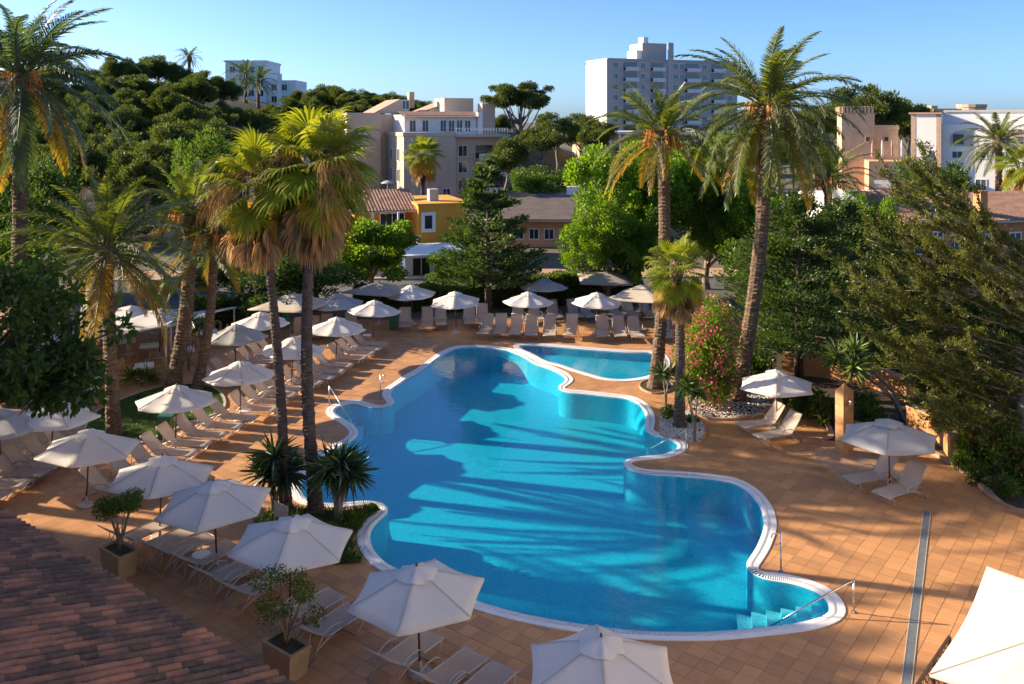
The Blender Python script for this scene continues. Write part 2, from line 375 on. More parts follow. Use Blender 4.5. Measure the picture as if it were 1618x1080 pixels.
def barrel_mat():
    m, nt, out = nodes('barrel')
    b = nt.nodes.new('ShaderNodeBsdfPrincipled'); nt.links.new(b.outputs[0], out.inputs[0]); b.inputs['Roughness'].default_value = 0.85
    isl = nt.nodes.new('ShaderNodeNewGeometry').outputs['Random Per Island']; oi = nt.nodes.new('ShaderNodeObjectInfo').outputs['Random']
    ad = nt.nodes.new('ShaderNodeMath'); ad.operation = 'ADD'; nt.links.new(isl, ad.inputs[0]); nt.links.new(oi, ad.inputs[1])
    fr = nt.nodes.new('ShaderNodeMath'); fr.operation = 'FRACT'; nt.links.new(ad.outputs[0], fr.inputs[0])
    big = noise(nt, 0.75, 4, 0.65, coord='Position')
    mm = nt.nodes.new('ShaderNodeMath'); mm.operation = 'MULTIPLY_ADD'; mm.inputs[1].default_value = 0.26; nt.links.new(fr.outputs[0], mm.inputs[0]); nt.links.new(big, mm.inputs[2])
    c = ramp(nt, mm.outputs[0], [(0.50, (0.065, 0.043, 0.036)), (0.60, (0.12, 0.072, 0.054)), (0.70, (0.25, 0.115, 0.076)), (0.88, (0.42, 0.19, 0.115))])
    fine = noise(nt, 9, 6, coord='Position')
    c = mixcol(nt, ramp(nt, fine, [(0.45, 0.0), (0.7, 0.6)]), c, (0.15, 0.11, 0.085))
    nt.links.new(c, b.inputs['Base Color'])
    nt.links.new(bump(nt, noise(nt, 30, 5, coord='Position'), 0.4, 0.01), b.inputs['Normal'])
barrel_mat()
M = MATS
rng = np.random.default_rng(7); random.seed(7)

# ------------------------------------------------------------------ pool outlines (outer edge of the coping, traced on the ground plane)
POOL_PX = [(726,546),(754,545.6),(780,547),(808,550.5),(826,557),(841,564),(854,573),(867,576.5),(884,583),(898,590),(906,598),(906,602),(898,609),(889,613.5),
 (898,616),(919,617),(947,620),(974,623),(997,625.5),(1010,630),(1023,638.5),(1032,650),(1035,661),(1034,674),(1030,681),(1035,683),(1049,685),(1067,689.5),(1080,696),(1088,703),
 (1084,712.6),(1071,719),(1053,724),(1025,726.5),(999,728),(994,731),(997,735),(1006,739.5),(1025,743),(1053,744),(1080,746),(1108,748),(1136,751.5),
 (1160,755),(1182,764),(1201,777),(1214,792),(1223,807),(1227,825),(1227,837),(1222,853),(1215,870),(1205.6,885),(1196,898),(1193,904),(1211,905),(1230,906),(1248,909),
 (1267,913.5),(1285,919),(1304,926.5),(1322,938.5),(1333,953),(1338,966),(1335,975.5),(1322,985),(1304,991),(1267,999),(1211,1005),(1156,1011),(1100,1013),
 (1030,1012),(974,1008),(936,1002),(891,996),(836,986),(782,973),(740,960),(690,940),(640,920),(599,901),(584,890),(571,873),(564,856),(566,838),(575,825),(588,814),(601,805),(604,801),
 (598,799),(585,797),(573,798),(555,801),(533,803),(510,803),(486,800),(470,795),(461,785),(458,770),(462,752),(478,735),(500,717),(525,703),(543,695),(551,687),(553,682),(548,676.5),(537,668),(528,663),
 (518,657),(514,650),(518,644),(528,638.5),(544,634),(557,632),(570,633),(583,637),(594,640),(604,642),(611,640),(612,635),(606,629),(604,622),(609,613),(622,605),
 (637,594),(652,587),(670,574),(681,566),(694,557),(709,550)]
KID_PX = [(810,548),(815,544),(835.5,542.6),(872.6,544),(919,548),(965,551.5),(1002,554),(1028,554),(1045,557),(1056,564.5),(1058.7,575.5),(1054,586.7),(1043,593),
 (1024,599),(1002,602),(984,603),(965,602),(947,599),(924,592),(900,585),(882,578),(863,574),(850,569),(832,559),(817,553)]
def smooth_poly(P, step=0.22, it=2):
    P = [np.array(gp(*p)[:2]) for p in P]; n = len(P); out = []
    for i in range(n):
        p0, p1, p2, p3 = P[i - 1], P[i], P[(i + 1) % n], P[(i + 2) % n]
        for t in np.linspace(0, 1, 8, endpoint=False):
            out.append(0.5 * ((2 * p1) + (-p0 + p2) * t + (2 * p0 - 5 * p1 + 4 * p2 - p3) * t * t + (-p0 + 3 * p1 - 3 * p2 + p3) * t ** 3))
    out = np.array(out); L = np.r_[0, np.cumsum(np.linalg.norm(np.roll(out, -1, 0) - out, axis=1))]
    m = int(L[-1] / step); s = np.linspace(0, L[-1], m, endpoint=False); cl = np.vstack([out, out[:1]])
    Q = np.stack([np.interp(s, L, cl[:, k]) for k in (0, 1)], 1)
    for _ in range(it): Q = 0.25 * np.roll(Q, 1, 0) + 0.5 * Q + 0.25 * np.roll(Q, -1, 0)
    if np.sum(Q[:, 0] * np.roll(Q[:, 1], -1) - np.roll(Q[:, 0], -1) * Q[:, 1]) < 0: Q = Q[::-1]
    return Q
def offset_in(Q, d):
    t = np.roll(Q, -1, 0) - np.roll(Q, 1, 0); t /= np.linalg.norm(t, axis=1)[:, None] + 1e-9
    nrm = np.stack([-t[:, 1], t[:, 0]], 1)
    O = Q + nrm * d
    for _ in range(2): O = 0.25 * np.roll(O, 1, 0) + 0.5 * O + 0.25 * np.roll(O, -1, 0)
    return O
MAIN = smooth_poly(POOL_PX); KID = smooth_poly(KID_PX)
POOLS = [('main_pool', MAIN, 1.15, 'mosaic'), ('children_pool', KID, 0.45, 'mosaic')]

def strip(name, A, B, zA, zB, mat, parent):
    n = len(A); V = np.zeros((2 * n, 3)); V[:n, :2] = A; V[n:, :2] = B; V[:n, 2] = zA; V[n:, 2] = zB
    i = np.arange(n); j = (i + 1) % n
    return link(name, mesh_np(name, V, np.stack([i, j, j + n, i + n], 1), M[mat], True), parent)
def fill(name, polys, z, mat, parent=None):
    vl = [[Vector((p[0], p[1], 0)) for p in P] for P in polys]
    tri = geometry.tessellate_polygon(vl); V = np.array([(v.x, v.y, z) for P in vl for v in P]); F = np.array(tri)
    a = V[F[:, 1]] - V[F[:, 0]]; b = V[F[:, 2]] - V[F[:, 0]]; fl = (a[:, 0] * b[:, 1] - a[:, 1] * b[:, 0]) < 0
    F[fl] = F[fl][:, ::-1]
    return link(name, mesh_np(name, V, F, M[mat]), parent)

for (nm, Q, dep, mt) in POOLS:
    root = tag(empty(nm, (0, 0, 0)), {'main_pool': 'large free-form swimming pool with blue mosaic basin and white coping',
              'children_pool': 'small blue children pool beside the big pool, behind the palm'}[nm], 'pool', kind='structure')
    A = Q; B = offset_in(Q, 0.15); C = offset_in(Q, 0.345); D = offset_in(Q, 0.365)
    strip('coping', A, B, 0.030, 0.032, 'coping', root)
    strip('coping_edge', offset_in(Q, -0.002), A, -0.05, 0.030, 'coping', root)
    strip('gutter', B, C, -0.055, -0.055, 'gutter', root)
    strip('gutter_side', B, B, 0.032, -0.055, 'coping', root)
    strip('basin_lip', C, D, -0.003, -0.016, 'coping', root)
    strip('gutter_lip', C, C, -0.055, -0.003, 'coping', root)
    # overflow grate: slats across the gutter
    L = np.r_[0, np.cumsum(np.linalg.norm(np.roll(Q, -1, 0) - Q, axis=1))]; m = int(L[-1] / 0.055); s = np.linspace(0, L[-1], m, endpoint=False)
    def samp(P): cl = np.vstack([P, P[:1]]); return np.stack([np.interp(s, L, cl[:, k]) for k in (0, 1)], 1)
    b_, c_ = samp(B), samp(C); tt = np.roll(b_, -1, 0) - np.roll(b_, 1, 0); tt /= np.linalg.norm(tt, axis=1)[:, None]; hw = tt * 0.017
    V = np.zeros((m, 8, 3))
    for k, (P, sg) in enumerate(((b_, -1), (b_, 1), (c_, 1), (c_, -1))):
        V[:, k, :2] = P + sg * hw; V[:, k, 2] = 0.021; V[:, k + 4, :2] = P + sg * hw; V[:, k + 4, 2] = 0.0
    F = (np.arange(m)[:, None, None] * 8 + np.array([(0, 1, 2, 3), (0, 4, 5, 1), (2, 6, 7, 3), (1, 5, 6, 2), (3, 7, 4, 0)])[None]).reshape(-1, 4)
    g = link('overflow_grate', mesh_np('overflow_grate', V.reshape(-1, 3), F, M['grate']), root); g['kind'] = 'stuff'
    strip('basin_wall', D, D, -0.016, -dep, mt, root)
    fill('basin_floor', [D], -dep, mt, root)
    w = fill('water', [offset_in(Q, 0.3655)], -0.030, 'water'); tag(w, kind='structure')
    w.name = 'water'
# steps in the near right bay, and in the two small bays
def steps(px_list, name, parent, n, z0, dz, mat='mosaic_light'):
    """px_list: [inner-left, inner-right, outer-left, outer-right]; steps rise from inner to outer"""
    a, b, c, d = [gp(*p) for p in px_list]
    for i in range(n):
        f0, f1 = i / n, 1.0
        P = [a.lerp(c, f0), b.lerp(d, f0), b.lerp(d, f1), a.lerp(c, f1)]
        mb = MB().prism([(p.x, p.y) for p in P], -1.14 + i * 0.003, z0 + dz * i)
        mb.build('step', M[mat], parent)
mp = bpy.data.objects['main_pool']
steps([(1172,1000),(1164,912),(1306,975),(1306,942)], 'step', mp, 6, -0.95, 0.135)
steps([(1010,722),(1036,690),(1074,712),(1078,699)], 'step', mp, 4, -0.85, 0.17)
steps([(568,672),(575,640),(521,654),(524,645)], 'step', mp, 4, -0.85, 0.17)

# ------------------------------------------------------------------ ground, deck and tiles
def sq(a, b, c, d): return [(a, c), (b, c), (b, d), (a, d)]
MIDQ = [offset_in(MAIN, 0.1), offset_in(KID, 0.1)]
g = fill('ground', [sq(-4000, 4000, -1500, 5000)] + MIDQ, -0.02, 'earth'); tag(g, kind='structure')
deck = fill('pool_deck', [[(-34, 8), (34, 8), (34, 30), (24, 44), (16, 53.5), (-24, 53.5), (-34, 75), (-44, 75), (-44, 20)]] + MIDQ, -0.004, 'grout'); tag(deck, kind='structure')
NV = Vector((0.606, 0.795)); TV = Vector((0.795, -0.606))       # building / tile grid directions on the ground
TS = 0.42
def inside(poly, P):
    x, y = P[:, 0], P[:, 1]; res = np.zeros(len(P), bool); q = np.roll(poly, -1, 0)
    for (x0, y0), (x1, y1) in zip(poly, q):
        if y0 == y1: continue
        c = ((y0 > y) != (y1 > y)) & (x < (x1 - x0) * (y - y0) / (y1 - y0) + x0); res ^= c
    return res
DECKP = np.array([(-33.5, 8.5), (33.5, 8.5), (33.5, 30), (23.6, 44), (15.8, 53), (-24, 53), (-33.5, 74), (-43, 74), (-43, 21)])
gi, gj = np.meshgrid(np.arange(-110, 110), np.arange(-10, 200)); gi = gi.ravel(); gj = gj.ravel()
cen = np.stack([gi * TS * TV.x + gj * TS * NV.x, gi * TS * TV.y + gj * TS * NV.y], 1)
px_c = CX + FPX * cen[:, 0] / np.maximum(cen[:, 1], 1); py_c = HORIZ + FPX * CAMH / np.maximum(cen[:, 1], 1)
keep = (cen[:, 1] > 9) & inside(DECKP, cen) & (np.abs(px_c - 809) < 1250)
cen = cen[keep]; px_c = px_c[keep]; py_c = py_c[keep]
hs = TS / 2 - 0.0045
corn = np.stack([cen + (sa * TV.x * hs + sb * NV.x * hs, sa * TV.y * hs + sb * NV.y * hs) for sa, sb in ((-1, -1), (1, -1), (1, 1), (-1, 1))], 1)
inm = np.zeros(len(cen), int); mins = np.full(len(cen), 9.0)
hid = np.zeros(len(cen), bool)
for Q in (MAIN, KID):
    for k in range(4): inm += inside(Q, corn[:, k])
ch = ((py_c < 1075) & (px_c > 8) & (px_c < 1610))
nn = cen @ np.array(NV); vis = ch & (nn > 12.2)
full = inm == 0
order = [i for i in np.argsort(-py_c) if full[i] and vis[i]][:300]
tb = MB(); h2 = hs
tb.add([(-h2, -h2, 0), (h2, -h2, 0), (h2, h2, 0), (-h2, h2, 0), (-h2 + .006, -h2 + .006, .008), (h2 - .006, -h2 + .006, .008), (h2 - .006, h2 - .006, .008), (-h2 + .006, h2 - .006, .008)],
       [(4, 5, 6, 7), (0, 1, 5, 4), (1, 2, 6, 5), (2, 3, 7, 6), (3, 0, 4, 7)])
tile_me = tb.mesh('tile', M['paving']); ang = math.atan2(TV.y, TV.x)
oset = set(order)
for i in order:
    link('tile', tile_me, deck, (cen[i][0], cen[i][1], -0.001 + random.uniform(0, .0015)), (random.uniform(-.003, .003), random.uniform(-.003, .003), ang))
VV, FF, F3 = [], [], []
restm = np.array([i for i in range(len(cen)) if full[i] and i not in oset])
k = len(restm); V = np.zeros((k, 4, 3)); V[:, :, :2] = corn[restm]; V[:, :, 2] = 0.007 + rng.uniform(-.0012, .0012, (k, 1))
F = np.arange(4 * k).reshape(-1, 4)
V2 = V.reshape(-1, 3); Fl = [F]
cut = MB()
for i in range(len(cen)):
    if 0 < inm[i] < 4:
        for Q in (MAIN, KID):
            d = np.linalg.norm(Q - cen[i], axis=1); a = int(np.argmin(d))
            if d[a] < 0.6:
                t = Q[(a + 2) % len(Q)] - Q[a - 2]; t /= np.linalg.norm(t); nr = np.array([t[1], -t[0]]); o0 = Q[a] - nr * 0.06
                P = [corn[i][q] for q in range(4)]; out = []
                for q in range(4):
                    A_, B_ = P[q], P[(q + 1) % 4]; da, db = (A_ - o0) @ nr, (B_ - o0) @ nr
                    if da >= 0: out.append(A_)
                    if (da >= 0) != (db >= 0): out.append(A_ + (B_ - A_) * da / (da - db))
                if len(out) >= 3: cut.add([(p[0], p[1], 0.006) for p in out], [tuple(range(len(out)))])
                break
o = link('paving_tiles', mesh_np('paving_tiles', V2, F, M['paving']), deck); o['kind'] = 'stuff'
o = cut.build('cut_tiles', M['paving'], deck); o['kind'] = 'stuff'

# road behind the hedge
r0 = fill('road', [[(-30, 57.5), (60, 60), (60, 69), (-30, 66)]], 0.004, 'asphalt'); tag(r0, kind='structure')
r1 = MB().prism([(-30, 66), (60, 69), (60, 69.3), (-30, 66.3)], -0.02, 0.13).build('kerb', M['stone_kerb']); tag(r1, kind='structure')
pv = fill('pavement', [[(-30, 66.3), (60, 69.3), (60, 73), (-30, 70)]], 0.10, 'kerb'); tag(pv, kind='structure')

# terrain: wooded hill to the left and behind
def sstep(t): t = np.clip(t, 0, 1); return t * t * (3 - 2 * t)
def hill_h(x, y):
    x = np.asarray(x, float); y = np.asarray(y, float)
    h = np.minimum(np.clip(2.0 + (y - 92) * 0.185, 0, 19), 9.5 + 9 * sstep((-x - 35) / 40)) * sstep((y - 84) / 16)
    lim = -45 + np.clip(y - 130, 0, 70) * 0.75
    h = h * sstep((lim + 18 - x) / 26)
    return h * sstep((420 - y) / 120) - 0.06
gx, gy = np.meshgrid(np.linspace(-260, 120, 120), np.linspace(80, 420, 100)); hz = hill_h(gx, gy)
V = np.stack([gx.ravel(), gy.ravel(), hz.ravel()], 1); a = np.arange(99)[:, None] * 120 + np.arange(119)[None]; a = a.ravel()
o = link('hill', mesh_np('hill', V, np.stack([a, a + 1, a + 121, a + 120], 1), M['hill_ground'], True)); tag(o, kind='structure')

# ------------------------------------------------------------------ beds, lawn, kerbs, pebbles
def bed(name, pxs, h, mat, kerbmat=None, kw=0.12, kh=0.06, kind='structure'):
    P = [gp(*p) for p in pxs]; P = [np.array((p.x, p.y)) for p in P]
    Q = []
    n = len(P)
    for i in range(n):
        p0, p1, p2, p3 = P[i - 1], P[i], P[(i + 1) % n], P[(i + 2) % n]
        for t in np.linspace(0, 1, 5, endpoint=False):
            Q.append(0.5 * ((2 * p1) + (-p0 + p2) * t + (2 * p0 - 5 * p1 + 4 * p2 - p3) * t * t + (-p0 + 3 * p1 - 3 * p2 + p3) * t ** 3))
    Q = np.array(Q)
    if np.sum(Q[:, 0] * np.roll(Q[:, 1], -1) - np.roll(Q[:, 0], -1) * Q[:, 1]) < 0: Q = Q[::-1]
    o = MB().prism(Q, -0.02, h).build(name, M[mat]); tag(o, kind=kind)
    if kerbmat:
        I = offset_in(Q, -kw)
        mb = MB()
        for i in range(len(Q)):
            j = (i + 1) % len(Q)
            mb.prism([Q[i], Q[j], I[j], I[i]][::-1], -0.02, kh + 0.001 * (i % 2))
        mb.build('kerb', M[kerbmat], o)
    return o, Q
def scatter_in(Q, n, r=rng):
    lo, hi = Q.min(0), Q.max(0); out = np.zeros((0, 2))
    while len(out) < n:
        P = r.uniform(lo, hi, (n * 2, 2)); out = np.vstack([out, P[inside(Q, P)]])
    return out[:n]
lawn, LAWNQ = bed('lawn', [(140,690),(150,655),(205,628),(270,610),(330,612),(352,632),(345,652),(300,668),(250,690),(200,704)], 0.05, 'grass_ground', 'stone_kerb', 0.12, 0.08)
bedA, BEDA = bed('planting_bed', [(402,835),(420,815),(455,808),(540,809),(592,808),(574,826),(558,848),(558,868),(570,888),(520,892),(470,888),(420,860)], 0.06, 'soil')
bedB, BEDB = bed('pebble_bed', [(1046,688),(1044,664),(1050,648),(1085,650),(1108,668),(1112,688),(1100,700),(1070,694)], 0.05, 'soil', 'kerb', 0.08, 0.07)
bedC, BEDC = bed('palm_bed', [(1092,640),(1110,618),(1150,606),(1200,612),(1222,630),(1205,650),(1165,662),(1110,660)], 0.07, 'soil', 'kerb', 0.14, 0.10)
bedD, BEDD = bed('bank', [(1195,640),(1230,625),(1290,648),(1318,690),(1300,700),(1352,700),(1345,668),(1440,700),(1510,735),(1560,775),(1640,815),(1990,830),(1990,520),(1500,510),(1180,535),(1150,590)], 0.09, 'soil', 'kerb', 0.16, 0.13)
bedE, BEDE = bed('small_bed', [(1012,612),(1020,603),(1045,601),(1060,606),(1056,618),(1030,622)], 0.06, 'soil', 'kerb', 0.08, 0.08)
def pebbles(Q, n, name):
    P = scatter_in(Q, n); ico = MB().lathe([(0.01, -0.5), (0.8, -0.3), (1, 0.1), (0.6, 0.6), (0.01, 0.75)], 5, cap=False)
    v0 = np.array(ico.v); f0 = np.array(ico.f); k = len(v0)
    s = rng.uniform(0.035, 0.07, n); a = rng.uniform(0, 6.28, n); ca, sa = np.cos(a), np.sin(a)
    V = np.zeros((n, k, 3)); e = rng.uniform(0.7, 1.3, n)
    x = v0[None, :, 0] * (s * e)[:, None]; y = v0[None, :, 1] * s[:, None]
    V[:, :, 0] = x * ca[:, None] - y * sa[:, None] + P[:, 0:1]; V[:, :, 1] = x * sa[:, None] + y * ca[:, None] + P[:, 1:2]; V[:, :, 2] = v0[None, :, 2] * (s * .6)[:, None] + 0.085
    F = (np.arange(n)[:, None, None] * k + f0[None]).reshape(-1, 4)
    o = link(name, mesh_np(name, V.reshape(-1, 3), F, M['pebble'], True))
    return o
tag(pebbles(BEDB, 1500, 'white_pebbles'), 'white pebbles covering the bed at the foot of the small fan palm', 'pebbles', kind='stuff')
tag(pebbles(BEDC, 1500, 'white_pebbles'), 'white pebbles around the leaning date palm trunk', 'pebbles', kind='stuff')
def blades(Q, n, h, w, mat, name, z=0.04, lean=0.4):
    P = scatter_in(Q, n); a = rng.uniform(0, 6.28, n); hh = h * rng.uniform(.5, 1.2, n)
    V = np.zeros((n, 3, 3)); ww = w * rng.uniform(.7, 1.3, n)
    V[:, 0, :2] = P + np.stack([np.cos(a), np.sin(a)], 1) * ww[:, None]; V[:, 1, :2] = P - np.stack([np.cos(a), np.sin(a)], 1) * ww[:, None]
    V[:, :2, 2] = z; V[:, 2, :2] = P + rng.normal(0, 1, (n, 2)) * (lean * hh)[:, None]; V[:, 2, 2] = z + hh
    return link(name, mesh_np(name, V.reshape(-1, 3), np.arange(3 * n).reshape(-1, 3), M[mat]))
tag(blades(LAWNQ, 26000, 0.07, 0.012, 'grass_blade', 'grass'), 'short green grass of the lawn left of the pool', 'grass', kind='stuff')

# ------------------------------------------------------------------ near tiled roof (lower left) and unseen hotel wings
EH = 3.2
e0, e1 = gp(0, 805, EH), gp(445, 1080, EH)
eN = (e0.x * NV.x + e0.y * NV.y + e1.x * NV.x + e1.y * NV.y) / 2        # eave line: n = eN
PIT = math.tan(R(17)); tA, tB = -32.0, 3.6
def roofp(t, n, up=0.0):
    """point on the near roof plane: t along the eave, n distance from facade direction"""
    return Vector((t * TV.x + n * NV.x, t * TV.y + n * NV.y, EH + (eN - n) * PIT + up))
RIDGE = eN - 5.6
roof = empty('tiled_roof', roofp(0, eN)); roof.location.z = 0.0
tag(roof, 'low wing with a weathered red and black barrel tile roof at the lower left', 'roof')
def rel(v): return Vector(v) - roof.location
q = [roofp(tA, eN - .06, -.05), roofp(tB, eN - .06, -.05), roofp(tB, RIDGE, -.05), roofp(tA, RIDGE, -.05)]
mb = MB(); mb.add([rel(p) for p in q] + [rel(p - Vector((0, 0, .12))) for p in q], [(0, 1, 2, 3), (7, 6, 5, 4), (0, 4, 5, 1), (1, 5, 6, 2), (2, 6, 7, 3), (3, 7, 4, 0)])
mb.build('roof_slab', M['roof_dark'], roof)
mb = MB()
for (t0, t1, n0, n1) in ((tA, tB, eN - .5, eN - .8),):
    c4 = [roofp(t0, n0), roofp(t1, n0), roofp(t1, n1), roofp(t0, n1)]
    mb.prism([(rel(p).x, rel(p).y) for p in c4][::-1], -0.02, EH - .05)
mb.build('wall', M['stucco_orange'], roof)
sp, exp_, rad, tl = 0.215, 0.40, 0.086, 0.49
def barrel(r0, r1, ln, seg=7):
    m = MB(); V = []
    for (x, r) in ((0, r0), (ln, r1)):
        for th in (r, r - .016):
            for j in range(seg + 1):
                a = math.pi * j / seg; V.append((th * math.cos(a), x, th * math.sin(a)))
    k = seg + 1; F = []
    for j in range(seg):
        F += [(j, j + 1, 2 * k + j + 1, 2 * k + j), (k + j + 1, k + j, 3 * k + j, 3 * k + j + 1), (j + 1, j, k + j, k + j + 1), (2 * k + j, 2 * k + j + 1, 3 * k + j + 1, 3 * k + j)]
    m.add(V, F); return m
bm0 = barrel(rad, rad * .74, tl)
bme = bm0.mesh('roof_tile', M['barrel'], False)
# tile local y points up-slope
up = (roofp(0, eN - 1) - roofp(0, eN)).normalized(); xx = Vector((TV.x, TV.y, 0)) * -1; zz = xx.cross(up)
RM = Matrix((xx, up, zz)).transposed()
if zz.z < 0: xx = -xx; zz = xx.cross(up); RM = Matrix((xx, up, zz)).transposed()
cand = []
for i in range(int((tB - tA) / sp)):
    t = tA + (i + .5) * sp
    for j in range(15):
        n = eN - j * exp_ * math.cos(R(17)); p = roofp(t, n, .012 + .014)
        if p.y < 1.5: continue
        u, v = pix(p); cand.append((v if (-30 < u < 1650 and v < 1110) else 1e9 + v, u, p, j))
inview = [c for c in cand if c[0] < 1e9]; inview.sort(key=lambda c: -c[0]); tilerest = MB()
rest = inview[300:] + [c for c in cand if c[0] >= 1e9]
for (v, u, p, j) in inview[:300]:
    q = RM.to_quaternion() @ Matrix.Rotation(random.uniform(-.03, .03), 3, 'Z').to_quaternion()
    link('roof_tile', bme, roof, rel(p) + Vector((random.uniform(-.008, .008), random.uniform(-.008, .008), random.uniform(-.004, .01))), (RM @ Matrix.Rotation(random.uniform(-.035, .035), 3, 'Z') @ Matrix.Rotation(random.uniform(0.01, .04), 3, 'X')).to_euler())
v0 = np.array(bm0.v); f0 = np.array(bm0.f); VV = []; FF = []
RMn = np.array(RM)
for q, (v, u, p, j) in enumerate(rest):
    a = random.uniform(-.035, .035); b = random.uniform(.01, .04)
    Rt = RMn @ np.array(Matrix.Rotation(a, 3, 'Z') @ Matrix.Rotation(b, 3, 'X'))
    VV.append(v0 @ Rt.T + np.array(rel(p))); FF.append(f0 + q * len(v0))
o = link('roof_tiles', mesh_np('roof_tiles', np.vstack(VV), np.vstack(FF), M['barrel']), roof); o['kind'] = 'stuff'
# channel tiles (concave) between the rows, one joined part; their dark colour stands in for valley shade
mb = MB()
for i in range(int((tB - tA) / sp) + 1):
    t = tA + i * sp
    for (a0, z0), (a1, z1) in (((-.06, .035), (0, .0)), ((0, .0), (.06, .035))):
        mb.add([rel(roofp(t + a0, eN + .03, z0 - .045)), rel(roofp(t + a1, eN + .03, z1 - .045)), rel(roofp(t + a1, RIDGE, z1 - .045)), rel(roofp(t + a0, RIDGE, z0 - .045))], [(0, 1, 2, 3)])
o = mb.build('channel_tiles', M['roof_dark'], roof); o['kind'] = 'stuff'
# hotel wing whose shadow lies over the near deck; cut short to admit sky light
def tn(t, n, z): return Vector((t * TV.x + n * NV.x, t * TV.y + n * NV.y, z))
HW = empty('unseen_hotel_wing', tn(-45, -1.6, 0)); tag(HW, 'white hotel wing left of the frame that shades the near deck', 'building')
HT0, HT1, HH = -60.0, -30.0, 20.0
def hrel(p): return p - HW.location
c4 = [tn(HT0, -1.6, 0), tn(HT1, -1.6, 0), tn(HT1, -15, 0), tn(HT0, -15, 0)]
MB().prism([(hrel(p).x, hrel(p).y) for p in c4][::-1], -0.02, HH).build('wall', M['stucco_white'], HW)
for fl in range(5):
    for k in range(5):
        t = HT0 + 3 + k * 6.0
        pc = hrel(tn(t, -1.58, 3.4 * fl + 1.7)); MB().box(pc, (2.2, 0.06, 2.2), ang).build('window', M['glass'], HW)

# unseen wing added right of the frame: cream facade bounces sun into the foreground
HE = empty('unseen_hotel_wing', (19.0, -4.0, 0)); tag(HE, 'unseen cream wing right of the frame, added to bounce sunlight into the foreground', 'building')
MB().box((6, 0, 10), (12, 50, 20)).build('wall', M['stucco_cream'], HE)
for fl in range(6):
    for k in range(8):
        y = -22 + k * 6.2; MB().box((-.01, y, 3.2 * fl + 1.6), (.06, 2.0, 2.1)).build('window', M['glass'], HE)
        if fl: o = MB().box((-.65, y, 3.2 * fl + .1), (1.3, 3.4, .16)).build('balcony', M['stucco_cream'], HE); MB().box((-1.27, y, 3.2 * fl + .65), (.06, 3.4, .95)).build('railing', M['stucco_cream'], o)

# ------------------------------------------------------------------ vegetation generators
def unit(a): return a / (np.linalg.norm(a, axis=-1, keepdims=True) + 1e-9)
def leaf_quads(P, D, Nn, L, W):
    """diamond leaves: base P, direction D, face normal ~Nn, length L, width W -> V,F"""
    n = len(P); D = unit(D); S = unit(np.cross(D, Nn)); L = np.broadcast_to(L, n)[:, None]; W = np.broadcast_to(W, n)[:, None]
    V = np.zeros((n, 4, 3)); Nu = np.cross(S, D)
    V[:, 0] = P; V[:, 1] = P + D * L * .45 + S * W * .5 - Nu * L * .04; V[:, 2] = P + D * L - Nu * L * 0.10; V[:, 3] = P + D * L * .45 - S * W * .5 - Nu * L * .04
    return V.reshape(-1, 3), np.arange(4 * n).reshape(-1, 4)
def ball_leaves(r, C, rad, n, L, W, flat=1.0, up=0.4, droop=0.0):
    """leaves spread through clumps C (k,3) with radius rad(k)"""
    k = len(C); idx = r.choice(k, n, p=(rad ** 2) / np.sum(rad ** 2)); d = unit(r.normal(0, 1, (n, 3)))
    q = r.uniform(0, 1, n) ** 0.45; off = d * (rad[idx] * q)[:, None]; off[:, 2] *= flat
    P = C[idx] + off; D = unit(d + r.normal(0, .6, (n, 3)) + np.array([0, 0, up - droop])); Nn = r.normal(0, 1, (n, 3)) + d * .6 + np.array([0, 0, .6])
    return leaf_quads(P, D, Nn, L * r.uniform(.7, 1.3, n), W * r.uniform(.7, 1.3, n))
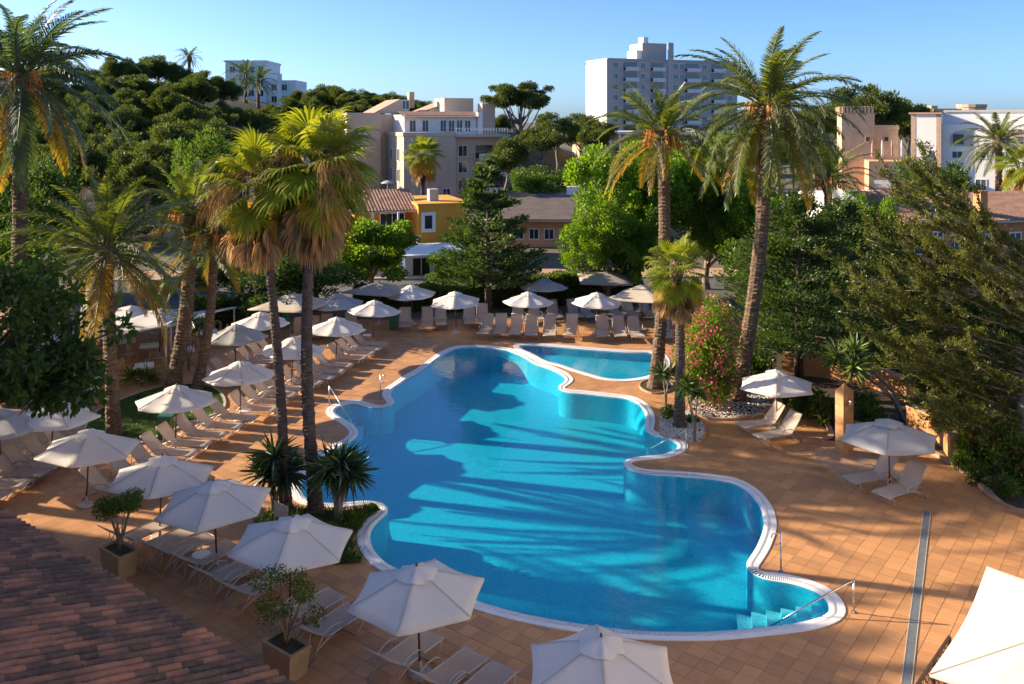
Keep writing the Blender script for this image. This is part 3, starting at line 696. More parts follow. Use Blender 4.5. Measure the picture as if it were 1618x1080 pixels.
def tree_proto(name, seed, h, crown_r, crown_h, trunk_h, nclump, nleaf, L, W, lmat, bmat='bark', shape='round', clump=0.28, flat=0.8, tr=None, lean=0.0, limbs=8, up=.4):
    r = np.random.default_rng(seed)
    C = []
    while len(C) < nclump:
        p = r.uniform(-1, 1, 3); rr = np.linalg.norm(p)
        if shape == 'round' and 0.45 < rr < 1: pass
        elif shape == 'umbrella' and rr < 1 and p[2] > -0.15: p = p * np.array([1, 1, .9])
        elif shape == 'cone':
            z = r.uniform(0, 1); a = r.uniform(0, 6.28); q = (1 - z) * r.uniform(.55, 1.0) + .06; p = np.array([q * math.cos(a), q * math.sin(a), z * 2 - 1])
        elif shape == 'full' and rr < 1: pass
        else: continue
        C.append(p)
    C = np.array(C); ph = r.uniform(0, 6.28, 6); dd = unit(C); C = C * (1 + .30 * np.sin(3.1 * dd[:, 0] + 2.3 * dd[:, 2] + ph[0]) + .18 * np.sin(4.7 * dd[:, 1] - 3.9 * dd[:, 2] + ph[1]))[:, None]; cz = trunk_h + crown_h / 2
    C = C * np.array([crown_r * .80, crown_r * .80, crown_h / 2 * .84]) + np.array([lean * .8, 0, cz])
    out = r.uniform(0, 1, nclump) < .22; C0 = np.array([lean * .8, 0, cz]); C[out] = C0 + (C[out] - C0) * r.uniform(1.05, 1.32, (int(out.sum()), 1)); rad = crown_r * clump * r.uniform(.5, 1.35, nclump) * np.where(out, .62, 1.0)
    V, F = ball_leaves(r, C, rad, nleaf, L, W, flat, up)
    crown = mesh_np('crown', V, F, M[lmat])
    mb = MB(); tr = tr or h * 0.022; top = Vector((lean * .7, 0, trunk_h + crown_h * .45))
    mb.tube([(0, 0, -.3), (0.02 * h, 0.01 * h, trunk_h * .3), (lean * .3 - 0.01 * h, 0.01 * h, trunk_h * .7), (lean * .5, 0, trunk_h), top], [tr * 1.4, tr * 1.05, tr * .9, tr * .8, tr * .35], 8)
    for i in range(min(limbs, nclump)):
        c = C[i]; s = Vector((lean * .5, 0, trunk_h * r.uniform(.65, 1.05))); mid = s.lerp(Vector(c), .5) + Vector((0, 0, -.04 * h))
        mb.tube([s, mid, Vector(c)], [tr * .5, tr * .34, tr * .12], 5)
    trunk = mb.mesh('trunk', M[bmat], True)
    return {'crown': crown, 'trunk': trunk, 'h': h, 'name': name}
def put_tree(pr, name, label, cat, base, s=1.0, rz=0.0, group=None, sz=None, tilt=(0, 0)):
    t = empty(name, base, rz); t.rotation_euler = (tilt[0], tilt[1], rz)
    t.scale = (s, s, sz or s)
    link('trunk', pr['trunk'], t); link('crown', pr['crown'], t)
    return tag(t, label, cat, group)

# ---- feather (date) palm fronds
def frond_mesh(elev, L, droop, mat, seed, nl=58, ll=0.56, lw=0.058, twist=0.25):
    r = np.random.default_rng(seed); n = 26; s = np.linspace(0, 1, n)
    ang = elev - droop * s ** 1.35; ds = L / (n - 1)
    X = np.r_[0, np.cumsum(np.cos(ang[:-1]) * ds)]; Z = np.r_[0, np.cumsum(np.sin(ang[:-1]) * ds)]
    Y = 0.10 * L * (s ** 2) * r.uniform(-1, 1)
    rach = np.stack([X, Y, Z], 1)
    ss = np.linspace(.13, .995, nl); V = []; F = []
    for sg in (-1, 1):
        P = np.stack([np.interp(ss, s, rach[:, k]) for k in range(3)], 1); a = np.interp(ss, s, ang)
        T = np.stack([np.cos(a), 0 * a, np.sin(a)], 1); U = np.stack([-np.sin(a), 0 * a, np.cos(a)], 1); S = np.array([0, sg, 0.])
        prof = ll * np.clip(np.sin(np.pi * (0.16 + 0.80 * ss)) ** .7, .3, 1) * r.uniform(.85, 1.1, nl)
        fw = (0.55 + 0.75 * ss + r.uniform(-.12, .12, nl))[:, None]; lift = (0.42 - .3 * ss + r.normal(0, .16, nl))[:, None]
        D = unit(S[None] * 1.0 + T * fw + U * lift); Wd = unit(T + .3 * U) * lw * .5
        m1 = P + D * prof[:, None] * .5; D2 = unit(D + np.array([0, 0, -.42]) + T * .12); tp = m1 + D2 * prof[:, None] * .5
        A = np.stack([P - Wd * .7, P + Wd * .7, m1 + Wd, m1 - Wd, tp + Wd * .12, tp - Wd * .12], 1)
        b = sum(len(v) for v in V); V.append(A.reshape(-1, 3)); i = np.arange(nl)[:, None] * 6 + b
        F.append(np.vstack([i + np.array([0, 1, 2, 3]), i + np.array([3, 2, 4, 5])]))
    nb = sum(len(v) for v in V); w = (0.045 * (1 - s) + .008)
    A = np.stack([rach + np.array([0, 1, 0]) * w[:, None], rach - np.array([0, 1, 0]) * w[:, None], rach + np.stack([0 * w, 0 * w, w * .9], 1)], 1).reshape(-1, 3)
    V.append(A); i = np.arange(n - 1)[:, None] * 3 + nb
    F += [i + np.array([0, 3, 5, 2]), i + np.array([2, 5, 4, 1]), i + np.array([1, 4, 3, 0])]
    return mesh_np('frond', np.vstack(V), np.vstack(F), M[mat])
FROND = {}
def fronds(mat):
    if mat not in FROND:
        FROND[mat] = []
        for i, e in enumerate([82, 68, 54, 40, 24, 8, -10, -32]):
            FROND[mat].append([frond_mesh(R(e), 1.0 * 3.6, R(42 + 34 * (1 - abs(e - 25) / 60.) + 8 * v), mat, 100 + i * 7 + v) for v in range(2)])
    return FROND[mat]
def palm_trunk(h, r0, r1, bend, seed, rings, mat, n=12, flare=1.35):
    r = np.random.default_rng(seed); k = int(h / rings); pts = []; rr = []
    for i in range(k + 1):
        f = i / k; c = Vector((bend[0] * f ** 1.0 + bend[2] * math.sin(math.pi * f), bend[1] * f + bend[3] * math.sin(math.pi * f), h * f))
        q = (r0 + (r1 - r0) * f) * (1 + (flare - 1) * math.exp(-f * h / .5)) * r.uniform(.96, 1.05)
        pts += [c, c + Vector((0, 0, rings * .55))]; rr += [q * 1.06, q * .93]
    pts[0].z -= .2
    mb = MB().tube(pts, rr, n); A = np.array(mb.v); cs = A.reshape(-1, n, 3).mean(1).repeat(n, 0); d = A - cs
    A = cs + d * r.normal(1, .045, (len(A), 1)); A[:, 2] += r.normal(0, rings * .13, len(A)); mb.v = [tuple(q) for q in A]
    return mb.mesh('trunk', M[mat], False)
def date_palm(label, base, crown, s=1.0, nf=54, r0=.34, r1=.27, mat='frond', seed=1, old=8, fruit=True, bend=(0, 0), group=None, lowcut=-60, sp=1.0):
    r = random.Random(seed); t = empty('date_palm', base, 0); base = Vector(base); c = Vector(crown) - base
    link('trunk', palm_trunk(c.z, r0, r1, (c.x, c.y, bend[0], bend[1]), seed, .16, 'palm_trunk'), t)
    k = r1 * 1.25
    MB().lathe([(k * .75, -.75), (k * 1.15, -.45), (k * 1.45, -.15), (k * 1.5, .1), (k * 1.15, .35), (k * .5, .65), (.03, .9)], 14, c).build('crown_shaft', M['boots'], t, True)
    fm = fronds(mat); fo = fronds('frond_old')
    for i in range(nf):
        f = i / (nf - 1); e = 86 - f ** .85 * (86 - lowcut) + r.uniform(-9, 9); az = i * 2.39996 + r.uniform(-.25, .25)
        ks = [82, 68, 54, 40, 24, 8, -10, -32]; ci = min(range(8), key=lambda q: abs(ks[q] - e))
        isold = (f > .80) and old > 0 and r.random() < old / 10.
        me = (fo if isold else fm)[ci][r.randrange(2)]
        extra = R(ks[ci] - e) * .6
        L = s * r.uniform(.88, 1.1) * (0.78 if f < .12 else 1.0)
        p = c + Vector((math.cos(az) * k * .9, math.sin(az) * k * .9, .45 - f * .55))
        o = link('frond', me, t, p, (r.uniform(-.35, .35), extra, az), (L, L * sp, L))
    if fruit:
        mb = MB()
        for q in range(5):
            a = q * 1.3 + seed; st = c + Vector((math.cos(a) * .2, math.sin(a) * .2, .25))
            for w in range(16):
                b = a + r.uniform(-.45, .45); ln = r.uniform(.5, 1.0)
                mb.tube([st, st + Vector((math.cos(b) * ln * .7, math.sin(b) * ln * .7, .25)), st + Vector((math.cos(b) * ln, math.sin(b) * ln, -.35 - r.random() * .3))], [.02, .014, .022], 4)
        mb.build('fruit_stalks', M['fruit_stalk'], t)
    return tag(t, label, 'palm', group)
# ---- fan palm leaves
def fan_mesh(elev, mat, seed, pet=0.95, rad=0.95, nseg=36, span=150, fold=0.2, droop=.35):
    r = np.random.default_rng(seed); V = []; F = []
    ar = np.linspace(elev, elev - .35, 6); ds = pet / 5
    X = np.r_[0, np.cumsum(np.cos(ar[:-1]) * ds)]; Z = np.r_[0, np.cumsum(np.sin(ar[:-1]) * ds)]
    for i in range(6): w = .03 - .002 * i; V += [(X[i], w, Z[i]), (X[i], -w, Z[i])]
    for i in range(5): F.append((2 * i, 2 * i + 1, 2 * i + 3, 2 * i + 2))
    o = np.array([X[-1], 0, Z[-1]]); a = ar[-1]; T = np.array([math.cos(a), 0, math.sin(a)]); U = np.array([-math.sin(a), 0, math.cos(a)]); S = np.array([0, 1., 0])
    for i in range(nseg):
        ph = R(-span + 2 * span * i / (nseg - 1)); rr = rad * (1 - .28 * abs(ph) / math.pi) * r.uniform(.9, 1.06)
        d = T * math.cos(ph) + S * math.sin(ph) + U * (fold * abs(math.sin(ph)) - .05); d /= np.linalg.norm(d)
        side = np.cross(d, U); side /= np.linalg.norm(side); w = rr * .047
        m = o + d * rr * .55; d2 = d + np.array([0, 0, -droop * r.uniform(.5, 1.6)]); d2 /= np.linalg.norm(d2); m2 = m + d2 * rr * .25
        d3 = d2 + np.array([0, 0, -droop * 1.6 * r.uniform(.5, 1.6)]); d3 /= np.linalg.norm(d3); tp = m2 + d3 * rr * .25
        b = len(V); zz = U * w * .35 * (1 if i % 2 else -1)
        V += [tuple(o - side * .006), tuple(o + side * .006), tuple(m + side * w + zz), tuple(m - side * w - zz), tuple(m2 + side * w * .6), tuple(m2 - side * w * .6), tuple(tp + side * .004), tuple(tp - side * .004)]
        F += [(b, b + 1, b + 2, b + 3), (b + 3, b + 2, b + 4, b + 5), (b + 5, b + 4, b + 6, b + 7)]
    return mesh_np('fan_leaf', np.array(V), np.array(F), M[mat])
FANE = [75, 52, 30, 8, -18, -45]
FAN = [[fan_mesh(R(e), 'fan_leaf', 300 + i * 5 + v) for v in range(2)] for i, e in enumerate(FANE)]
FAND = [fan_mesh(R(e), 'fan_dead', 380 + i, pet=.9, rad=.95, nseg=22, span=60, fold=1.0, droop=1.2) for i, e in enumerate([-52, -64, -74, -80])]
FANY = [fan_mesh(R(e), 'frond_old', 395 + i, droop=.6) for i, e in enumerate([-5, -30, -48])]
def fan_palm(label, base, crown, s=1.0, nf=34, nd=46, r0=.24, r1=.15, seed=1, skirt=1.5, bend=(0, 0), group=None, plume=0):
    r = random.Random(seed); base = Vector(base); t = empty('fan_palm', base, 0); c = Vector(crown) - base
    link('trunk', palm_trunk(c.z, r0, r1, (c.x, c.y, bend[0], bend[1]), seed, .11, 'fan_trunk', 12, 1.45), t)
    MB().lathe([(r1 * .9, -.5 * s), (r1 * 1.7, -.1), (r1 * 1.5, .2), (.04, .55)], 10, c).build('crown_shaft', M['boots'], t, True)
    for i in range(nf):
        f = i / (nf - 1); e = 84 - f * 132 + r.uniform(-10, 10); az = i * 2.39996 + r.uniform(-.3, .3)
        ci = min(range(6), key=lambda q: abs(FANE[q] - e)); L = s * r.uniform(.85, 1.12)
        me = FAN[ci][r.randrange(2)] if not (f > .72 and r.random() < .35) else FANY[min(2, max(0, ci - 3))]
        link('fan_leaf', me, t, c + Vector((math.cos(az) * r1, math.sin(az) * r1, .25 - .45 * f)), (r.uniform(-.3, .3), R(FANE[ci] - e) * .7, az), L)
    for i in range(nd):
        az = r.uniform(0, 6.28); z = -.25 - skirt * r.random() ** 1.3; L = s * r.uniform(.7, 1.1)
        link('dead_leaf', FAND[r.randrange(4)], t, c + Vector((math.cos(az) * r1 * 1.1, math.sin(az) * r1 * 1.1, z)), (r.uniform(-.3, .3), r.uniform(-.12, .12), az), L)
    if plume:
        mb = MB()
        for q in range(plume):
            a = r.uniform(0, 6.28) if q else 2.9
            for w in range(14):
                b = a + r.uniform(-.25, .25); l = s * r.uniform(1.2, 2.1)
                p0 = c + Vector((0, 0, .3)); p1 = p0 + Vector((math.cos(b) * l * .5, math.sin(b) * l * .5, .8 * s)); p2 = p0 + Vector((math.cos(b) * l, math.sin(b) * l, -.4 * s - r.random()))
                mb.tube(arc(p0, p1, p2, 5), [.014, .012, .01, .01, .008, .006], 3)
                for z in range(10):
                    f = r.uniform(.45, 1); pp = p0 * (1 - f) ** 2 + p1 * 2 * f * (1 - f) + p2 * f * f; mb.tube([pp, pp + Vector((r.uniform(-.15, .15), r.uniform(-.15, .15), -.3))], [.008, .004], 3)
        mb.build('dry_flower_stalks', M['fan_dead'], t)
    return tag(t, label, 'palm', group)
def yucca(label, base, heads, stem_r=.05, rad=.75, n=90, mat='yucca_leaf', seed=1, group=None, cat='yucca', name='yucca'):
    """heads: list of (offset vector) of leaf rosettes; stems join them to the base"""
    r = np.random.default_rng(seed); t = empty(name, base, 0); mb = MB()
    for hd in heads:
        hd = Vector(hd); mb.tube([(0, 0, -.1), (hd.x * .25, hd.y * .25, hd.z * .45), hd], [stem_r * 1.3, stem_r, stem_r * .9], 7)
    mb.build('stem', M['bark_grey'], t, True)
    for hd in heads:
        th = r.uniform(0, 6.28, n); el = np.arcsin(r.uniform(-.75, 1, n)); D = np.stack([np.cos(th) * np.cos(el), np.sin(th) * np.cos(el), np.sin(el)], 1)
        L = rad * r.uniform(.75, 1.1, n); P = np.array(hd)[None] + D * .05; S = unit(np.cross(D, r.normal(0, 1, (n, 3)))); w = .030 * rad / .6
        m1 = P + D * L[:, None] * .5; D2 = unit(D + np.array([0, 0, -.22])); tp = m1 + D2 * L[:, None] * .5
        V = np.stack([P - S * w * .6, P + S * w * .6, m1 + S * w, m1 - S * w, tp + S * .003, tp - S * .003], 1).reshape(-1, 3); i = np.arange(n)[:, None] * 6
        link('leaf_rosette', mesh_np('leaf_rosette', V, np.vstack([i + np.array([0, 1, 2, 3]), i + np.array([3, 2, 4, 5])]), M[mat]), t)
    return tag(t, label, cat, group)
def shrub(label, base, rx, ry, rz_, n, L, W, mat, seed, name='shrub', cat='shrub', flowers=None, group=None, nclump=14, stems=True):
    r = np.random.default_rng(seed); t = empty(name, base, 0)
    C = unit(r.normal(0, 1, (nclump, 3))) * (r.uniform(.2, 1, nclump) ** .5)[:, None] * np.array([rx, ry, rz_]) * .72 + np.array([0, 0, rz_ * 1.0])
    C[:, 2] = np.maximum(C[:, 2], rz_ * .25)
    rad = np.full(nclump, min(rx, rz_) * .48) * r.uniform(.7, 1.2, nclump)
    V, F = ball_leaves(r, C, rad, n, L, W, .9, .3)
    link('foliage', mesh_np('foliage', V, F, M[mat]), t)
    mb = MB()
    for i in range(min(7, nclump)): mb.tube([(0, 0, -.05), (C[i][0] * .4, C[i][1] * .4, C[i][2] * .5), tuple(C[i])], [.03, .022, .01], 5)
    mb.build('stems', M['bark'], t)
    if flowers:
        fm, fn, fl = flowers; d = unit(r.normal(0, 1, (fn, 3))); ci = r.integers(0, nclump, fn); P = C[ci] + d * (rad[ci] * r.uniform(.85, 1.1, fn))[:, None]
        k = 5; P = np.repeat(P, k, 0) + r.normal(0, fl * .9, (fn * k, 3)); V, F = leaf_quads(P, r.normal(0, 1, (fn * k, 3)), r.normal(0, 1, (fn * k, 3)), np.full(fn * k, fl), np.full(fn * k, fl * .9))
        link('flowers', mesh_np('flowers', V, F, M[fm]), t)
    return tag(t, label, cat, group)

# ------------------------------------------------------------------ palms
date_palm('very tall date palm at the far left edge, dark bluish crown against the sky', gp(16, 640), at(30, 130, gp(16, 640).y), 1.32, 66, .33, .27, 'frond_blue', 11, 6, True, (.2, 0))
b = gp(180, 690); date_palm('date palm growing from the lawn with wide grey-green crown', b, at(168, 405, b.y), 1.02, 54, .26, .22, 'frond', 12, 5, False, lowcut=-40)
b = gp(272, 614); date_palm('thick dark date palm leaning right behind the lawn', b, at(300, 345, b.y), .92, 34, .31, .27, 'frond', 13, 5, True, (.25, 0), lowcut=-25)
b = gp(311, 616); date_palm('slim speckled date palm with yellow-green crown beside the two fan palms', b, at(338, 385, b.y), .92, 36, .22, .18, 'frond', 14, 8, True, (.2, 0), lowcut=-30)
b = gp(1035, 613); date_palm('date palm standing at the right end of the children pool', b, at(1046, 222, b.y), .92, 44, .28, .25, 'frond', 15, 9, True, (.25, 0), lowcut=-28)
b = gp(1164, 634); date_palm('tallest date palm right of the pool, curved trunk rising from pebbles', b, at(1212, 178, b.y), 1.16, 70, .32, .27, 'frond', 16, 5, True, (.3, 0), lowcut=-62)
b = gp(452, 810); fan_palm('left of two tall fan palms in the planting bed by the pool', b, at(412, 300, b.y), .96, 30, 60, .17, .115, 21, .55, (.12, 0), plume=6)
b = gp(500, 815); fan_palm('right of two tall fan palms in the planting bed by the pool', b, at(500, 268, b.y), 1.12, 40, 70, .20, .135, 22, .75, (-.3, 0), plume=8)
b = gp(1073, 676); fan_palm('short fan palm in the pebble bed beside the pool bay', b, at(1070, 428, b.y), .72, 30, 30, .20, .16, 23, .8, (.08, 0))
b = at(668, 0, 100); fan_palm('small fan palm in front of the beige apartment building', (b.x, 100, 0), at(668, 246, 100), 1.35, 30, 14, .28, .2, 24, .8)
b = gp(1300, 480); date_palm('date palm half hidden behind the dark conifer, right of centre', (at(1310, 0, 62).x, 62, 0), at(1308, 290, 62), .95, 40, .32, .26, 'frond', 31, 4, True, lowcut=-20)
date_palm('date palm in front of the white arched building at the right', (at(1578, 0, 82).x, 82, 0), at(1578, 226, 82), 1.05, 44, .34, .28, 'frond', 32, 4, False, lowcut=-40)
fan_palm('fan palm cut by the right edge of the picture before the white building', (at(1622, 0, 78).x, 78, 0), at(1622, 262, 78), 1.5, 30, 14, .26, .2, 33, .8)
for i, (px, py, Z, s) in enumerate([(388, 118, 205, 1.5), (408, 130, 200, 1.4), (299, 92, 172, .8)]):
    p = at(px, py, Z); z0 = float(hill_h(p.x, Z)); date_palm(['taller palm silhouette before the white hill hotel', 'lower palm right of its neighbour before the white hill hotel', 'small palm poking above the wooded hill skyline'][i],
              (p.x, Z, z0), p, s, 30, .4, .3, 'frond_blue', 40 + i, 0, False, lowcut=-45)

# garden palms left of the frame: their crowns lay the long streaks of shade over the near half of the pool
for i, (x, y, h) in enumerate([(-27.5, 30.6, 10.5), (-32.5, 29.0, 13.0)]):
    date_palm('garden date palm left of the frame, %s from the hotel wing' % ORD[i], (x, y, 0), (x + .3, y, h), 1.1, 46, .30, .25, 'frond', 70 + i, 3, False, lowcut=-45)

# yuccas, potted trees
b = gp(433, 812); yucca('yucca behind the left tall fan palm trunk', b, [(0, 0, 1.75), (.32, .1, 1.25), (-.25, .2, 1.15)], .06, .85, 130, 'yucca_leaf', 51)
b = gp(534, 832); yucca('yucca with a forked stem in front of the pool edge', b, [(.1, 0, 1.85), (-.28, .1, 1.65), (.35, .1, 1.5)], .07, .85, 140, 'yucca_leaf', 52)
b = gp(1432, 668); yucca('leaning yucca with bright leaf rosettes above the shower pillar', b, [(-2.6, .3, 2.55), (-2.0, .2, 2.75), (-2.2, -.3, 2.3)], .06, .85, 110, 'yucca_bright', 53)
for i, (px, py, h, nh) in enumerate([(1052, 640, 1.5, 2), (1098, 700, 2.2, 3), (298, 585, 2.6, 3), (208, 606, .35, 1), (238, 604, .35, 1), (108, 590, 2.4, 3)]):
    b = gp(px, py); r = random.Random(i)
    yucca(['slender young yucca beside the date palm at the children pool', 'thin branching dracaena in the pebble bed by the pool bay', 'spiky yucca between the two leaning date palms',
           'left low spiky plant at the edge of the terrace', 'right low spiky plant at the edge of the terrace', 'leafy dracaena in front of the terrace awning'][i], b,
          [(r.uniform(-.4, .4) * h / 2, r.uniform(-.3, .3), h * r.uniform(.8, 1)) for _ in range(nh)], .03, .62 if h > 1 else .7, 60, ['yucca_leaf', 'hedge_leaf', 'yucca_leaf', 'hedge_leaf', 'hedge_leaf', 'yucca_leaf'][i], 60 + i)

# ------------------------------------------------------------------ trees
PINE = [tree_proto('pine', 70 + i, 10, 4.2, 5.2, 4.6, 90, 26000, .32, .12, 'pine_leaf', 'bark_grey', 'umbrella' if i < 2 else 'full', .225, .85, .24, [0, .6, -.5, .2][i], 9, .7) for i in range(4)]
DARK = [tree_proto('evergreen', 80 + i, 9, 4.0, 6.5, 2.5, 26, 11000, .30, .15, 'dark_leaf', 'bark', 'round', .34, .85, .22) for i in range(2)]
MIDT = [tree_proto('leafy', 84 + i, 9, 4.0, 6.5, 2.5, 26, 11000, .30, .16, 'mid_leaf', 'bark', 'round', .32, .85, .2) for i in range(2)]
BRI = [tree_proto('bright', 88 + i, 10, 4.6, 7.8, 2.2, 90, 34000, .24, .14, 'bright_leaf', 'bark_grey', 'full', .19, .95, .22, 0, 16) for i in range(2)]
BRI.append(tree_proto('bright', 97, 10, 4.6, 7.6, 2.4, 40, 20000, .30, .17, 'bright_leaf', 'bark_grey', 'round', .22, .8, .2, .4, 16))
# wooded hill on the left: individual pines, sorted from left to right
spots = []
rr = random.Random(5)
for (Z, y0, x0, x1, n) in ((92, 236, -60, 330, 12), (104, 204, -50, 410, 13), (118, 176, -40, 420, 13), (132, 148, -40, 430, 13), (148, 122, -30, 420, 12), (166, 100, 10, 370, 11)):
    for k in range(n):
        px = x0 + (x1 - x0) * (k + .5 + rr.uniform(-.3, .3)) / n; py = y0 + rr.uniform(-14, 14) + (max(0, px - 320) * .85 if Z > 110 else 0)
        spots.append((px, py, Z + rr.uniform(-6, 6)))
for (px, py, Z) in ((470, 146, 190), (490, 140, 184), (510, 132, 196), (532, 136, 190), (552, 142, 186), (584, 143, 198), (604, 146, 190), (628, 150, 195), (650, 158, 200), (684, 158, 205), (706, 164, 200), (735, 176, 200), (760, 184, 205), (462, 160, 170), (424, 168, 178), (440, 176, 170), (404, 174, 168), (448, 190, 150), (416, 196, 145), (500, 160, 172), (560, 158, 176)):
    spots.append((px, py, Z))
spots.sort(key=lambda s: s[0])
for i, (px, py, Z) in enumerate(spots):
    p = at(px, py, Z); z0 = float(hill_h(p.x, Z)); h = max(8.5, min(13, p.z - z0)); pr = PINE[rr.randrange(4)]
    put_tree(pr, 'pine_tree', '%s pine from the left among the trees on the wooded hill' % ordw(i), 'tree', (p.x, Z, p.z - h), h / 10, rr.uniform(0, 6.28), 'pines of the wooded hill')
# single background trees
def pine_at(px, ytop, Z, h, k, label, s=None, rz=0, name='pine_tree'):
    p = at(px, ytop, Z); put_tree(PINE[k], name, label, 'tree', (p.x, Z, p.z - h), s or h / 10, rz, sz=h / 10)
PIN2 = tree_proto('stone_pine', 95, 16, 5.6, 5.4, 10.2, 44, 26000, .32, .12, 'pine_leaf', 'bark_grey', 'umbrella', .22, .55, .3, .5, 16, .7)
p = at(824, 128, 130); put_tree(PIN2, 'stone_pine', 'tall umbrella pine with bare trunks between apartment block and tower', 'tree', (p.x, 130, p.z - 16.6), 1.05, 2.0)
for i, (px, y, Z, h, k, lb) in enumerate([(880, 178, 160, 11, 3, 'round pine left of the tower block, behind the stone pine'), (918, 180, 170, 11, 3, 'pine just left of the white end of the tower block'), (940, 192, 150, 9, 3, 'small round pine at the foot of the tower block'),
      (856, 196, 120, 9, 1, 'dark pine right of the stone pine trunk'), (1378, 134, 140, 15, 3, 'broad pine rising behind the sandstone battlements'), (1436, 156, 150, 13, 3, 'small tree between battlements and white building'), (1300, 162, 150, 13, 0, 'distant pine left of the sandstone battlements'),
      (800, 215, 112, 8, 2, 'low dark pine right of the apartment balconies')]):
    pine_at(px, y, Z, h, k, lb, None, i * 1.3)
for i, (px, y, Z, h, pr, sx, lb, nm) in enumerate([
    (1010, 232, 60, 10.2, BRI[0], 1.0, 'bright green leafy tree behind the date palm at the children pool', 'leafy_tree'),
    (1118, 236, 63, 10.0, BRI[1], 1.0, 'large bright green tree left of the tallest date palm', 'leafy_tree'),
    (960, 330, 57, 6.2, BRI[1], .62, 'low bright green tree left of the date palm by the children pool', 'leafy_tree'),
    (586, 345, 60, 6.6, BRI[2], .80, 'bright green round tree in front of the yellow house', 'leafy_tree'),
    (706, 392, 62, 4.4, MIDT[0], .46, 'small tree left of the dark conifer on the street', 'leafy_tree'),
    (925, 352, 60, 6.0, MIDT[1], .6, 'mid green tree beside the brown roofed building', 'leafy_tree'),
    (1380, 328, 56, 7.0, BRI[1], .5, 'light green tree in front of the orange house', 'leafy_tree'),
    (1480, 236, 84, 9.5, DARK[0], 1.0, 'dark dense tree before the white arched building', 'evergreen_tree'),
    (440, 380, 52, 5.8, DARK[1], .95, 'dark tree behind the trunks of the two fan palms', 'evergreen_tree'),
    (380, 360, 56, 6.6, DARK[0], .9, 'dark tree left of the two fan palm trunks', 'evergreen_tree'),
    (500, 395, 56, 5.6, MIDT[1], .72, 'leafy tree just right of the two fan palm trunks', 'leafy_tree'),
    (880, 250, 105, 8.0, DARK[0], .9, 'dark tree behind the brown roof', 'evergreen_tree'), (940, 250, 112, 8, MIDT[0], .9, 'green tree right of the brown roof', 'leafy_tree'),
    (835, 262, 100, 7, MIDT[1], .8, 'green tree left behind the brown roof', 'leafy_tree'),
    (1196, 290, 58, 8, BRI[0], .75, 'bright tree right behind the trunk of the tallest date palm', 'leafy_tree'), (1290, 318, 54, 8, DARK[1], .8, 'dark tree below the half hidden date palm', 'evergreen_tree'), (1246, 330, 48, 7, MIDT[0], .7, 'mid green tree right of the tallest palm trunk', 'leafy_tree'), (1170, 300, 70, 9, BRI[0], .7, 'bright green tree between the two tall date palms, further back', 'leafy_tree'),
    (60, 330, 58, 8, DARK[0], 1.0, 'dark tree behind the tall date palm at the left', 'evergreen_tree'), (130, 370, 62, 6, MIDT[0], .8, 'bush-like tree behind the lawn palm, left', 'leafy_tree'),
    (20, 350, 50, 8, MIDT[1], .9, 'green tree at the left edge beyond the terrace', 'leafy_tree'),
    (235, 300, 84, 6.5, MIDT[0], .9, 'tree in front of the low annex on the left', 'leafy_tree'), (330, 195, 74, 11, MIDT[1], .8, 'tall pale tree left of the fan palm crowns', 'leafy_tree')]):
    p = at(px, y, Z); t = put_tree(pr, nm, lb, 'tree', (p.x, Z, 0), sx, i * 1.7, sz=(p.z) / 9.4)
# trees left of the frame that dapple the lounger rows
for i, (x, y, s) in enumerate([(-34, 43, 1.0), (-31, 55, 1.05), (-38, 62, 1.1), (-28, 34.5, .75), (-44, 50, 1.2)]):
    put_tree(DARK[i % 2], 'evergreen_tree', 'garden tree left of the frame, %s along the terrace' % ORD[i], 'tree', (x, y, 0), s, i * 2.1)

# dark araucaria-like conifer at the far edge of the deck
def whorl_conifer(label, base, h, rad, seed, mat, nb=120, nl=150, z0=.16, droop=.0, L=.2, W=.10, name='conifer_tree', tr=.2, up=.35):
    r = np.random.default_rng(seed); t = empty(name, base, 0); mb = MB(); mb.tube([(0, 0, -.2), (0, 0, h * .5), (0, 0, h * .98)], [tr, tr * .6, .03], 8)
    VV = []; FF = []; c = 0
    for i in range(nb):
        f = r.uniform(0, 1) ** 1.15; z = h * (z0 + (1 - z0) * f); a = r.uniform(0, 6.28); ln = rad * ((1 - f) ** .75 * .98 + .06) * r.uniform(.72, 1.1)
        s = np.array([0, 0, z]); e = s + np.array([math.cos(a) * ln, math.sin(a) * ln, ln * (up - droop) * r.uniform(.3, 1.2)]); m = (s + e) / 2 + np.array([0, 0, -.06 * ln])
        mb.tube([s, m, e], [.035 * (1 - f) + .015, .02, .008], 4)
        n = int(nl * (.35 + ln / rad)); q = r.uniform(.18, 1.0, n); P = (1 - q)[:, None] ** 2 * s + (2 * q * (1 - q))[:, None] * m + (q ** 2)[:, None] * e
        sd = np.array([-math.sin(a), math.cos(a), 0]); wd = (.30 * ln * (1.05 - q) + .08)
        P = P + sd * (r.uniform(-1, 1, n) * wd)[:, None] + r.normal(0, .05 * rad / 2, (n, 3)); D = (e - s) / ln + sd * r.uniform(-1, 1, n)[:, None] * .8 + np.array([0, 0, .45]) + r.normal(0, .3, (n, 3))
        V, F = leaf_quads(P, D, r.normal(0, 1, (n, 3)) + np.array([0, 0, 1]), L * r.uniform(.6, 1.3, n), W * r.uniform(.7, 1.3, n)); VV.append(V); FF.append(F + c); c += len(V)
    mb.build('trunk', M['bark'], t, True); link('crown', mesh_np('crown', np.vstack(VV), np.vstack(FF), M[mat]), t)
    return tag(t, label, 'tree')
b = gp(771, 496); whorl_conifer('dark conifer with upswept branches at the far hedge', b, 9.4, 3.6, 101, 'conifer_leaf', 130, 150, .17, L=.26, W=.12)
